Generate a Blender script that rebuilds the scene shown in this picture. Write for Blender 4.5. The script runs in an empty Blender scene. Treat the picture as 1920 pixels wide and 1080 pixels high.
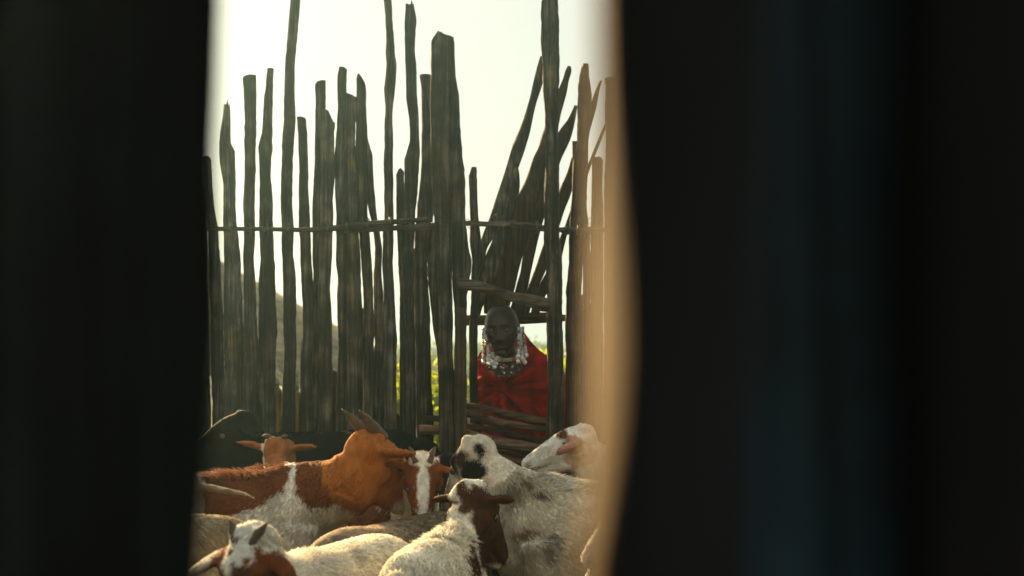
import bpy, bmesh, math, random
import numpy as np
from mathutils import Vector, Matrix

# ------------------------------------------------------------------ camera, sky, sun
R = math.radians
SUN_AZ, SUN_EL = -26.0, 23.0          # degrees left of the view axis, above the horizon
F = 2666.7                            # 50 mm lens, photograph pixels (1920 wide)
CH = 1.1                              # camera height
HY = 650.0                            # horizon row in the photograph
sc = bpy.context.scene
cam_d = bpy.data.cameras.new("camera")
cam = bpy.data.objects.new("camera", cam_d)
sc.collection.objects.link(cam)
cam.location = (0, 0, CH)
cam.rotation_euler = (R(90), 0, 0)
cam_d.lens = 50
cam_d.sensor_width = 36
cam_d.shift_y = (HY - 540) / 1920.0
cam_d.clip_start = 0.02
cam_d.clip_end = 1000
cam_d.dof.use_dof = True
cam_d.dof.focus_distance = 4.5
cam_d.dof.aperture_fstop = 4.5
sc.camera = cam

world = bpy.data.worlds.new("World")
sc.world = world
world.use_nodes = True
wn, wl = world.node_tree.nodes, world.node_tree.links
wn.clear()
sky = wn.new("ShaderNodeTexSky")
sky.sky_type = 'NISHITA'
sky.sun_disc = False
sky.sun_elevation = R(SUN_EL)
sky.sun_rotation = R(SUN_AZ)
sky.altitude = 1500
sky.air_density = 1.4
sky.dust_density = 7.0
sky.ozone_density = 0.6
bg = wn.new("ShaderNodeBackground")
bg.inputs[1].default_value = 0.05
# thin bright overcast veil mixed into the clear-sky model
tint = wn.new("ShaderNodeMix"); tint.data_type = 'RGBA'; tint.blend_type = 'MIX'
tint.inputs[0].default_value = 0.9
tint.inputs[7].default_value = (4.8, 4.9, 4.25, 1)
wo = wn.new("ShaderNodeOutputWorld")
wl.new(sky.outputs[0], tint.inputs[6])
wl.new(tint.outputs[2], bg.inputs[0])
wl.new(bg.outputs[0], wo.inputs[0])

sun_d = bpy.data.lights.new("sun", 'SUN')
sun_d.energy = 5.0
sun_d.angle = R(0.6)
sun_d.color = (1.0, 0.72, 0.36)
sun = bpy.data.objects.new("sun", sun_d)
sc.collection.objects.link(sun)
sdir = Vector((math.sin(R(SUN_AZ)) * math.cos(R(SUN_EL)), math.cos(R(SUN_AZ)) * math.cos(R(SUN_EL)), math.sin(R(SUN_EL))))
sun.rotation_euler = sdir.to_track_quat('Z', 'Y').to_euler()
sun.location = (-3, 8, 6)

sc.view_settings.view_transform = 'Standard'
sc.view_settings.look = 'None'
sc.view_settings.exposure = 1.7
sc.view_settings.gamma = 1.0
sc.view_settings.use_curve_mapping = False
sc.render.engine = 'CYCLES'
sc.cycles.use_denoising = True
sc.cycles.max_bounces = 6
sc.cycles.diffuse_bounces = 3
sc.cycles.volume_bounces = 0
sc.cycles.sample_clamp_indirect = 6
sc.cycles.caustics_reflective = False
sc.cycles.caustics_refractive = False

rng = np.random.default_rng(7)
random.seed(7)
C = sc.collection


def at(px, py, Y):
    """a point of the place, given where the photograph shows it and how far away it stands"""
    return np.array([(px - 960.0) * Y / F, Y, CH - (py - HY) * Y / F])


# ------------------------------------------------------------------ object helpers
def empty(name, loc, label, cat, group=None, kind=None):
    o = bpy.data.objects.new(name, None)
    C.objects.link(o)
    o.location = loc
    o.empty_display_size = 0.1
    if label: o["label"] = label
    if cat: o["category"] = cat
    if group: o["group"] = group
    if kind: o["kind"] = kind
    return o


def mesh_np(name, V, faces=None, loops=None, starts=None, smooth=True):
    me = bpy.data.meshes.new(name)
    V = np.asarray(V, dtype=np.float32)
    if loops is None:
        loops = np.array([i for f in faces for i in f], dtype=np.int32)
        ln = np.array([len(f) for f in faces], dtype=np.int32)
        starts = np.concatenate([[0], np.cumsum(ln)[:-1]]).astype(np.int32)
    me.vertices.add(len(V))
    me.vertices.foreach_set("co", V.ravel())
    me.loops.add(len(loops))
    me.loops.foreach_set("vertex_index", np.asarray(loops, dtype=np.int32))
    me.polygons.add(len(starts))
    me.polygons.foreach_set("loop_start", np.asarray(starts, dtype=np.int32))
    me.polygons.foreach_set("use_smooth", np.full(len(starts), smooth))
    me.update(calc_edges=True)
    return me


def link(name, me, mat, parent=None, origin=(0, 0, 0), label=None, kind=None, cat=None, group=None):
    """link a mesh whose vertices are given in world space, with its origin moved to `origin`"""
    o = bpy.data.objects.new(name, me)
    C.objects.link(o)
    org = Vector(origin)
    me.transform(Matrix.Translation(-org))
    if parent is not None:
        pw = Vector((0, 0, 0)); q = parent
        while q is not None:
            pw += q.location; q = q.parent
        o.parent = parent
        o.location = org - pw
    else:
        o.location = org
    if mat is not None and len(me.materials) == 0:
        me.materials.append(mat)
    if label: o["label"] = label
    if kind: o["kind"] = kind
    if cat: o["category"] = cat
    if group: o["group"] = group
    return o


def cr(vals, n):
    """Catmull-Rom resample of an (k, d) array to n rows"""
    P = np.asarray(vals, float)
    if P.ndim == 1: P = P[:, None]
    k = len(P)
    if k == 2:
        t = np.linspace(0, 1, n)[:, None]
        return P[0] * (1 - t) + P[1] * t
    Q = np.vstack([2 * P[0] - P[1], P, 2 * P[-1] - P[-2]])
    t = np.linspace(0, k - 1 - 1e-9, n)
    i = t.astype(int); f = (t - i)[:, None]
    p0, p1, p2, p3 = Q[i], Q[i + 1], Q[i + 2], Q[i + 3]
    return 0.5 * ((2 * p1) + (-p0 + p2) * f + (2 * p0 - 5 * p1 + 4 * p2 - p3) * f ** 2 + (-p0 + 3 * p1 - 3 * p2 + p3) * f ** 3)


def tube(path, ra, rb=None, up=(0, 0, 1), n=24, seg=16, ridge=0.0, rs=None):
    """closed elliptical tube along a path: ra = half width sideways, rb = half height along `up`"""
    path = np.asarray(path, float)
    ra = np.asarray(ra, float); rb = ra if rb is None else np.asarray(rb, float)
    D = cr(np.hstack([path, ra[:, None], rb[:, None]]), n)
    P, a, b = D[:, :3], np.maximum(D[:, 3], 5e-4), np.maximum(D[:, 4], 5e-4)
    T = np.gradient(P, axis=0)
    T /= np.linalg.norm(T, axis=1)[:, None] + 1e-12
    up = np.asarray(up, float)
    S = np.cross(np.broadcast_to(up, T.shape), T)
    S /= np.linalg.norm(S, axis=1)[:, None] + 1e-12
    U = np.cross(T, S)
    th = np.linspace(0, 2 * np.pi, seg, endpoint=False)
    rr = np.ones((n, seg))
    if ridge > 0:
        rs = rs or rng
        k = max(3, n // 6)
        ctrl = rs.normal(0, ridge, (k, seg))
        rr = 1 + cr(ctrl, n)
    V = (P[:, None, :] + S[:, None, :] * (a[:, None] * np.cos(th) * rr)[:, :, None] + U[:, None, :] * (b[:, None] * np.sin(th) * rr)[:, :, None]).reshape(-1, 3)
    faces = []
    for i in range(n - 1):
        for j in range(seg):
            j2 = (j + 1) % seg
            faces.append((i * seg + j, i * seg + j2, (i + 1) * seg + j2, (i + 1) * seg + j))
    c0, c1 = len(V), len(V) + 1
    V = np.vstack([V, P[0], P[-1]])
    for j in range(seg):
        j2 = (j + 1) % seg
        faces.append((c0, j2, j))
        faces.append((c1, (n - 1) * seg + j, (n - 1) * seg + j2))
    return V, faces


def ball(c, r, nu=12, nv=16):
    c = np.asarray(c, float); r = np.broadcast_to(np.asarray(r, float), 3)
    V, Fc = [], []
    for i in range(1, nu):
        p = math.pi * i / nu
        for j in range(nv):
            t = 2 * math.pi * j / nv
            V.append((math.sin(p) * math.cos(t), math.sin(p) * math.sin(t), math.cos(p)))
    V.append((0, 0, 1)); V.append((0, 0, -1))
    for i in range(nu - 2):
        for j in range(nv):
            j2 = (j + 1) % nv
            Fc.append((i * nv + j, (i + 1) * nv + j, (i + 1) * nv + j2, i * nv + j2))
    t0, t1 = len(V) - 2, len(V) - 1
    for j in range(nv):
        j2 = (j + 1) % nv
        Fc.append((t0, j, j2)); Fc.append((t1, (nu - 2) * nv + j2, (nu - 2) * nv + j))
    return np.array(V) * r + c, Fc


def join(parts):
    Vs, Fs, b = [], [], 0
    for V, Fc in parts:
        Vs.append(np.asarray(V, float))
        Fs += [tuple(i + b for i in f) for f in Fc]
        b += len(V)
    return np.vstack(Vs), Fs


def remesh(parts, voxel, it=3):
    V, Fc = join(parts)
    me = mesh_np("tmp", V, Fc)
    o = bpy.data.objects.new("tmp", me)
    C.objects.link(o)
    m = o.modifiers.new("r", 'REMESH'); m.mode = 'VOXEL'; m.voxel_size = voxel; m.adaptivity = 0
    s = o.modifiers.new("s", 'SMOOTH'); s.factor = 0.5; s.iterations = it
    dg = bpy.context.evaluated_depsgraph_get()
    out = bpy.data.meshes.new_from_object(o.evaluated_get(dg))
    bpy.data.objects.remove(o); bpy.data.meshes.remove(me)
    out.polygons.foreach_set("use_smooth", np.ones(len(out.polygons), bool))
    return out


def get_co(me):
    a = np.empty(len(me.vertices) * 3, np.float32); me.vertices.foreach_get("co", a); return a.reshape(-1, 3).astype(float)


def get_no(me):
    a = np.empty(len(me.vertices) * 3, np.float32); me.vertices.foreach_get("normal", a); return a.reshape(-1, 3).astype(float)


def set_col(me, col, name="coat"):
    at_ = me.color_attributes.new(name, 'FLOAT_COLOR', 'POINT')
    c4 = np.ones((len(me.vertices), 4), np.float32); c4[:, :3] = col
    at_.data.foreach_set("color", c4.ravel())


class Waves:
    """smooth cheap noise: a sum of sines in random directions"""
    def __init__(self, freq, n=10, seed=0):
        r = np.random.default_rng(seed)
        d = r.normal(size=(n, 3)); d /= np.linalg.norm(d, axis=1)[:, None]
        self.k = d * (freq * r.uniform(0.5, 1.8, n))[:, None]
        self.p = r.uniform(0, 6.28, n); self.n = n
    def __call__(self, P):
        return np.sin(P @ self.k.T + self.p).sum(1) / math.sqrt(self.n)


# ------------------------------------------------------------------ materials
def mat(name):
    m = bpy.data.materials.new(name); m.use_nodes = True
    nt = m.node_tree
    return m, nt.nodes, nt.links, nt.nodes["Principled BSDF"]


def ramp(n, stops):
    r = n.new("ShaderNodeValToRGB")
    el = r.color_ramp.elements
    el[0].position, el[0].color = stops[0][0], (*stops[0][1], 1)
    el[1].position, el[1].color = stops[-1][0], (*stops[-1][1], 1)
    for p, c in stops[1:-1]:
        e = el.new(p); e.color = (*c, 1)
    return r


def wood(name, dark, mid, light, rough=0.85, grain=1.0, vary=0.35, scale=1.0, axis='Z', bump=0.9):
    m, n, l, p = mat(name)
    tc = n.new("ShaderNodeTexCoord")
    oi = n.new("ShaderNodeObjectInfo")
    off = n.new("ShaderNodeVectorMath"); off.operation = 'SCALE'; off.inputs[0].default_value = (31, 17, 23)
    l.new(oi.outputs["Random"], off.inputs["Scale"])
    ad = n.new("ShaderNodeVectorMath"); ad.operation = 'ADD'
    l.new(tc.outputs["Object"], ad.inputs[0]); l.new(off.outputs[0], ad.inputs[1])
    mp = n.new("ShaderNodeMapping")
    s = [60 * scale, 60 * scale, 60 * scale]; s['XYZ'.index(axis)] = 2.4 * scale
    mp.inputs["Scale"].default_value = s
    l.new(ad.outputs[0], mp.inputs[0])
    n1 = n.new("ShaderNodeTexNoise"); n1.inputs["Scale"].default_value = 1.0; n1.inputs["Detail"].default_value = 6; n1.inputs["Roughness"].default_value = 0.65; n1.inputs["Distortion"].default_value = 0.6
    l.new(mp.outputs[0], n1.inputs["Vector"])
    n2 = n.new("ShaderNodeTexNoise"); n2.inputs["Scale"].default_value = 9.0; n2.inputs["Detail"].default_value = 5
    l.new(ad.outputs[0], n2.inputs["Vector"])
    # cracks
    mp2 = n.new("ShaderNodeMapping")
    s2 = [26 * scale, 26 * scale, 26 * scale]; s2['XYZ'.index(axis)] = 0.9 * scale
    mp2.inputs["Scale"].default_value = s2
    l.new(ad.outputs[0], mp2.inputs[0])
    vo = n.new("ShaderNodeTexVoronoi"); vo.feature = 'DISTANCE_TO_EDGE'; vo.inputs["Scale"].default_value = 1.0
    l.new(mp2.outputs[0], vo.inputs["Vector"])
    cr_ = ramp(n, [(0.0, (0.25, 0.25, 0.25)), (0.07, (1, 1, 1))])
    l.new(vo.outputs["Distance"], cr_.inputs[0])
    mx = n.new("ShaderNodeMath"); mx.operation = 'MULTIPLY_ADD'; mx.inputs[1].default_value = 0.6
    sb = n.new("ShaderNodeMath"); sb.operation = 'MULTIPLY'; sb.inputs[1].default_value = 0.45
    l.new(n2.outputs[0], sb.inputs[0])
    l.new(n1.outputs[0], mx.inputs[0]); l.new(sb.outputs[0], mx.inputs[2])
    rp = ramp(n, [(0.38, dark), (0.52, mid), (0.68, light)])
    l.new(mx.outputs[0], rp.inputs[0])
    mul = n.new("ShaderNodeMix"); mul.data_type = 'RGBA'; mul.blend_type = 'MULTIPLY'; mul.inputs[0].default_value = 0.8
    l.new(rp.outputs[0], mul.inputs[6]); l.new(cr_.outputs[0], mul.inputs[7])
    n3 = n.new("ShaderNodeTexNoise"); n3.inputs["Scale"].default_value = 3.2; n3.inputs["Detail"].default_value = 6; n3.inputs["Roughness"].default_value = 0.7
    l.new(ad.outputs[0], n3.inputs["Vector"])
    st = ramp(n, [(0.42, (1, 1, 1)), (0.56, (0.86, 0.62, 0.44)), (0.70, (0.45, 0.38, 0.32))])
    l.new(n3.outputs[0], st.inputs[0])
    ms = n.new("ShaderNodeMix"); ms.data_type = 'RGBA'; ms.blend_type = 'MULTIPLY'; ms.inputs[0].default_value = 0.9
    l.new(mul.outputs[2], ms.inputs[6]); l.new(st.outputs[0], ms.inputs[7])
    mul = ms
    hs = n.new("ShaderNodeHueSaturation")
    mr = n.new("ShaderNodeMapRange"); mr.inputs[3].default_value = 1 - vary; mr.inputs[4].default_value = 1 + vary
    l.new(oi.outputs["Random"], mr.inputs[0]); l.new(mr.outputs[0], hs.inputs["Value"])
    l.new(mul.outputs[2], hs.inputs["Color"])
    l.new(hs.outputs[0], p.inputs["Base Color"])
    p.inputs["Roughness"].default_value = rough
    p.inputs["Specular IOR Level"].default_value = 0.25
    bm1 = n.new("ShaderNodeBump"); bm1.inputs["Strength"].default_value = bump; bm1.inputs["Distance"].default_value = 0.006
    sm = n.new("ShaderNodeMath"); sm.operation = 'MULTIPLY'
    l.new(mx.outputs[0], sm.inputs[0]); l.new(cr_.outputs[0], sm.inputs[1])
    l.new(sm.outputs[0], bm1.inputs["Height"]); l.new(bm1.outputs[0], p.inputs["Normal"])
    return m


M_grey = wood("weathered_wood", (0.010, 0.009, 0.007), (0.038, 0.034, 0.027), (0.20, 0.18, 0.145))
M_brown = wood("brown_wood", (0.02, 0.011, 0.007), (0.06, 0.034, 0.019), (0.13, 0.078, 0.046))
M_bar = wood("bark_pole", (0.03, 0.019, 0.013), (0.11, 0.068, 0.045), (0.27, 0.18, 0.125), axis='X')
M_rail = wood("grey_rail", (0.02, 0.017, 0.013), (0.06, 0.054, 0.043), (0.16, 0.145, 0.12), axis='X')
M_lintel = wood("split_plank", (0.03, 0.025, 0.02), (0.08, 0.07, 0.055), (0.17, 0.15, 0.12), axis='X')
M_straw = wood("pale_stick", (0.2, 0.18, 0.10), (0.42, 0.38, 0.22), (0.6, 0.55, 0.35))
M_near = wood("shade_dark_wood", (0.002, 0.003, 0.003), (0.005, 0.008, 0.008), (0.012, 0.018, 0.018), rough=0.95, vary=0.1)  # dim light on the near boards put into a very dark colour
M_near2 = wood("shade_black_wood", (0.002, 0.002, 0.002), (0.004, 0.005, 0.005), (0.008, 0.009, 0.010), rough=0.95, vary=0.1)  # deeper version: unlit board fronts coloured black for their shade
M_near3 = wood("blue_sheen_wood", (0.011, 0.028, 0.042), (0.024, 0.055, 0.082), (0.036, 0.082, 0.118), rough=0.9, vary=0.1)  # blue grey sheen on the near boards painted as wood colour
M_sunlit = wood("sunlit_wood", (0.06, 0.030, 0.006), (0.13, 0.072, 0.018), (0.19, 0.11, 0.034), vary=0.1)  # golden sunlight on the board's side put into its colour


def simple(name, col, rough=0.6, spec=0.3, metal=0.0, bump=None):
    m, n, l, p = mat(name)
    tc = n.new("ShaderNodeTexCoord")
    nz = n.new("ShaderNodeTexNoise"); nz.inputs["Scale"].default_value = 40; nz.inputs["Detail"].default_value = 4
    l.new(tc.outputs["Object"], nz.inputs["Vector"])
    c = np.array(col)
    rp = ramp(n, [(0.3, tuple(c * 0.65)), (0.7, tuple(np.minimum(c * 1.3, 1)))])
    l.new(nz.outputs[0], rp.inputs[0]); l.new(rp.outputs[0], p.inputs["Base Color"])
    p.inputs["Roughness"].default_value = rough; p.inputs["Specular IOR Level"].default_value = spec; p.inputs["Metallic"].default_value = metal
    if bump:
        b = n.new("ShaderNodeBump"); b.inputs["Strength"].default_value = bump; b.inputs["Distance"].default_value = 0.003
        l.new(nz.outputs[0], b.inputs["Height"]); l.new(b.outputs[0], p.inputs["Normal"])
    return m


M_wire = simple("twine", (0.22, 0.19, 0.13))
M_tie = simple("old_twine", (0.055, 0.048, 0.036))
M_horn = simple("horn", (0.10, 0.062, 0.04), 0.7, 0.2, bump=0.8)
M_eye = simple("goat_eye", (0.03, 0.018, 0.006), 0.08, 0.6)
M_hoof = simple("hoof", (0.03, 0.025, 0.02), 0.5)


def coat_mat(name, trans, rough=0.8, detail=True):
    m, n, l, p = mat(name)
    a = n.new("ShaderNodeAttribute"); a.attribute_name = "coat"
    tc = n.new("ShaderNodeTexCoord")
    src = a.outputs["Color"]
    if detail:
        nz = n.new("ShaderNodeTexNoise"); nz.inputs["Scale"].default_value = 55; nz.inputs["Detail"].default_value = 6
        mpp = n.new("ShaderNodeMapping"); mpp.inputs["Scale"].default_value = (1, 1, 0.5)
        l.new(tc.outputs["Object"], mpp.inputs[0]); l.new(mpp.outputs[0], nz.inputs["Vector"])
        rp = ramp(n, [(0.3, (0.72, 0.68, 0.62)), (0.65, (1.08, 1.08, 1.08))])
        l.new(nz.outputs[0], rp.inputs[0])
        mu = n.new("ShaderNodeMix"); mu.data_type = 'RGBA'; mu.blend_type = 'MULTIPLY'; mu.inputs[0].default_value = 1
        l.new(src, mu.inputs[6]); l.new(rp.outputs[0], mu.inputs[7]); src = mu.outputs[2]
        b = n.new("ShaderNodeBump"); b.inputs["Strength"].default_value = 0.35; b.inputs["Distance"].default_value = 0.004
        l.new(nz.outputs[0], b.inputs["Height"]); l.new(b.outputs[0], p.inputs["Normal"])
    l.new(src, p.inputs["Base Color"])
    p.inputs["Roughness"].default_value = rough; p.inputs["Specular IOR Level"].default_value = 0.08
    if trans > 0:
        tr = n.new("ShaderNodeBsdfTranslucent"); l.new(src, tr.inputs[0])
        mx = n.new("ShaderNodeMixShader"); mx.inputs[0].default_value = trans
        l.new(p.outputs[0], mx.inputs[1]); l.new(tr.outputs[0], mx.inputs[2])
        l.new(mx.outputs[0], n["Material Output"].inputs[0])
    return m


M_hide = coat_mat("goat_hide", 0.0)
M_fur = coat_mat("goat_fur", 0.45, detail=False)

# ------------------------------------------------------------------ ground, far land
def ground():
    m, n, l, p = mat("trampled_earth")
    tc = n.new("ShaderNodeTexCoord")
    a = n.new("ShaderNodeTexNoise"); a.inputs["Scale"].default_value = 1.3; a.inputs["Detail"].default_value = 8
    b = n.new("ShaderNodeTexNoise"); b.inputs["Scale"].default_value = 14; b.inputs["Detail"].default_value = 8
    l.new(tc.outputs["Object"], a.inputs["Vector"]); l.new(tc.outputs["Object"], b.inputs["Vector"])
    ad = n.new("ShaderNodeMath"); ad.operation = 'MULTIPLY_ADD'; ad.inputs[1].default_value = 0.5
    l.new(b.outputs[0], ad.inputs[0]); l.new(a.outputs[0], ad.inputs[2])
    rp = ramp(n, [(0.55, (0.03, 0.022, 0.014)), (0.75, (0.075, 0.055, 0.035)), (0.95, (0.15, 0.115, 0.07))])
    l.new(ad.outputs[0], rp.inputs[0])
    # grass beyond the pen
    sx = n.new("ShaderNodeSeparateXYZ"); l.new(tc.outputs["Object"], sx.inputs[0])
    mr = n.new("ShaderNodeMapRange"); mr.inputs[1].default_value = 8.5; mr.inputs[2].default_value = 14
    l.new(sx.outputs[1], mr.inputs[0])
    gr = ramp(n, [(0.35, (0.07, 0.08, 0.025)), (0.7, (0.16, 0.14, 0.06))])
    l.new(b.outputs[0], gr.inputs[0])
    mx = n.new("ShaderNodeMix"); mx.data_type = 'RGBA'
    l.new(mr.outputs[0], mx.inputs[0]); l.new(rp.outputs[0], mx.inputs[6]); l.new(gr.outputs[0], mx.inputs[7])
    l.new(mx.outputs[2], p.inputs["Base Color"])
    p.inputs["Roughness"].default_value = 0.95
    bp = n.new("ShaderNodeBump"); bp.inputs["Strength"].default_value = 0.8; bp.inputs["Distance"].default_value = 0.03
    l.new(ad.outputs[0], bp.inputs["Height"]); l.new(bp.outputs[0], p.inputs["Normal"])
    w = Waves(3.0, 12, 3); w2 = Waves(0.25, 8, 4)
    xs = np.concatenate([-np.geomspace(150, 4, 30), np.linspace(-3.8, 3.8, 60), np.geomspace(4, 150, 30)])
    ys = np.concatenate([np.linspace(-30, -2, 12), np.linspace(-1.8, 9, 80), np.geomspace(9.2, 150, 60)])
    X, Y = np.meshgrid(xs, ys)
    P = np.stack([X.ravel(), Y.ravel(), np.zeros(X.size)], 1)
    d = np.hypot(P[:, 0], P[:, 1])
    P[:, 2] = 0.012 * w(P) - 0.015 + np.clip((d - 15) / 60, 0, 1) * 0.25 * w2(P * 0.5)
    nx, ny = len(xs), len(ys)
    Fc = [(j * nx + i, j * nx + i + 1, (j + 1) * nx + i + 1, (j + 1) * nx + i) for j in range(ny - 1) for i in range(nx - 1)]
    link("ground", mesh_np("ground", P, Fc), m, kind="structure", label="dark trampled earth of the pen running out into grassland")


ground()


def hills():
    m, n, l, p = mat("far_bush_land")
    tc = n.new("ShaderNodeTexCoord")
    a = n.new("ShaderNodeTexNoise"); a.inputs["Scale"].default_value = 0.06; a.inputs["Detail"].default_value = 8
    l.new(tc.outputs["Object"], a.inputs["Vector"])
    rp = ramp(n, [(0.4, (0.05, 0.07, 0.03)), (0.65, (0.16, 0.15, 0.09))])
    l.new(a.outputs[0], rp.inputs[0]); l.new(rp.outputs[0], p.inputs["Base Color"]); p.inputs["Roughness"].default_value = 1
    w = Waves(0.06, 8, 9)
    V, Fc = [], []
    nx = 120
    for j, (y, h) in enumerate([(70, -0.05), (85, 0.06), (100, 0.12), (115, 0.17), (130, 0.2), (148, 0)]):
        for i in range(nx):
            x = -148 + 296 * i / (nx - 1)
            hh = h * (9 + 5 * float(w(np.array([[x, y, 0.0]]))[0])) if h > 0 else h
            V.append((x, y, hh))
    for j in range(5):
        for i in range(nx - 1):
            Fc.append((j * nx + i, j * nx + i + 1, (j + 1) * nx + i + 1, (j + 1) * nx + i))
    link("hills", mesh_np("hills", V, Fc), m, kind="structure", label="pale low hills on the horizon behind the fence")


hills()


def haze():  # added volume standing in for lens glare over the fence
    m = bpy.data.materials.new("glare_haze"); m.use_nodes = True
    n, l = m.node_tree.nodes, m.node_tree.links
    n.clear()
    o = n.new("ShaderNodeOutputMaterial"); v = n.new("ShaderNodeVolumePrincipled")
    v.inputs["Density"].default_value = HAZE
    v.inputs["Anisotropy"].default_value = 0.9
    v.inputs["Color"].default_value = (0.54, 0.90, 1.0, 1)
    l.new(v.outputs[0], o.inputs["Volume"])
    a, b, c, d, z0, z1 = -155, 155, -35, 155, -1.5, 4.4
    V = [(x, y, z) for z in (z0, z1) for x, y in ((a, c), (b, c), (b, d), (a, d))]
    Fc = [(3, 2, 1, 0), (4, 5, 6, 7), (0, 1, 5, 4), (1, 2, 6, 5), (2, 3, 7, 6), (3, 0, 4, 7)]
    link("haze", mesh_np("haze", V, Fc, smooth=False), m, kind="stuff", label="thin haze added over the pen to give the lens glare on the posts")


HAZE = 0.0046
haze()

# ------------------------------------------------------------------ posts
def loft_post(name, rows, Y, material, parent, top=None, flat=0.75, seed=0, sq=2.6, seg=24, ridge=0.07, label=None, base_z=-0.05, lean=0.0, step=8.0):
    """a post of split wood: rows = (row, left, right) down its length, top = its broken top edge (column, row)"""
    r = np.random.default_rng(seed + 100)
    rows = sorted(rows)
    ys = np.array([q[0] for q in rows], float)
    xl = np.array([q[1] for q in rows], float); xr = np.array([q[2] for q in rows], float)
    yb = HY + (CH - base_z) * F / Y
    ys = np.append(ys, yb); xl = np.append(xl, xl[-1]); xr = np.append(xr, xr[-1])
    y0 = ys[0] if top is None else min(t[1] for t in top)
    n = max(6, int((yb - y0) / step))
    yy = np.linspace(y0, yb, n)
    L = np.interp(yy, ys, xl); Rr = np.interp(yy, ys, xr)
    th = np.linspace(0, 2 * np.pi, seg, endpoint=False) + np.pi / seg
    cx = np.sign(np.cos(th)) * np.abs(np.cos(th)) ** (2 / sq)
    cy = np.sign(np.sin(th)) * np.abs(np.sin(th)) ** (2 / sq)
    rid = 1 + cr(r.normal(0, ridge, (max(3, n // 7), seg)), n) + r.normal(0, ridge * 0.35, (n, seg))
    wcal = np.abs(cx)
    wl_ = np.interp(yy, ys, (xr - xl))
    wob = cr(r.normal(0, .9, (max(4, n // 4), 1)), n) + r.normal(0, .25, (n, 1))
    px = ((L + Rr) / 2)[:, None] + wob * .6 + (wl_ / 2)[:, None] * cx[None] * (1 + (rid - 1) * 0.9)
    hw = np.median(xr - xl) / 2 * Y / F
    dep = Y + (hw * flat) * cy[None] * rid + lean * (yy[:, None] - yb) / 1000.0
    PY = np.repeat(yy[:, None], seg, 1)
    if top is not None:
        tx = np.array([t[0] for t in top], float); ty = np.array([t[1] for t in top], float)
        lim = np.interp(px, tx, ty)
        lim = lim + (cy[None] * 1.5)
        PY = np.maximum(PY, lim)
    X = (px - 960) * Y / F
    Z = CH - (PY - HY) * Y / F
    V = np.stack([X, dep, Z], 2).reshape(-1, 3)
    Fc = []
    for i in range(n - 1):
        for j in range(seg):
            j2 = (j + 1) % seg
            Fc.append((i * seg + j, i * seg + j2, (i + 1) * seg + j2, (i + 1) * seg + j))
    V = np.vstack([V, V[:seg].mean(0) - [0, 0, 0.002]])
    for j in range(seg):
        Fc.append((len(V) - 1, (j + 1) % seg, j))
    me = mesh_np(name, V, Fc)
    org = (float(X[-1].mean()), Y, 0.0)
    o = link(name, me, material, parent, org, label)
    return o


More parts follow.
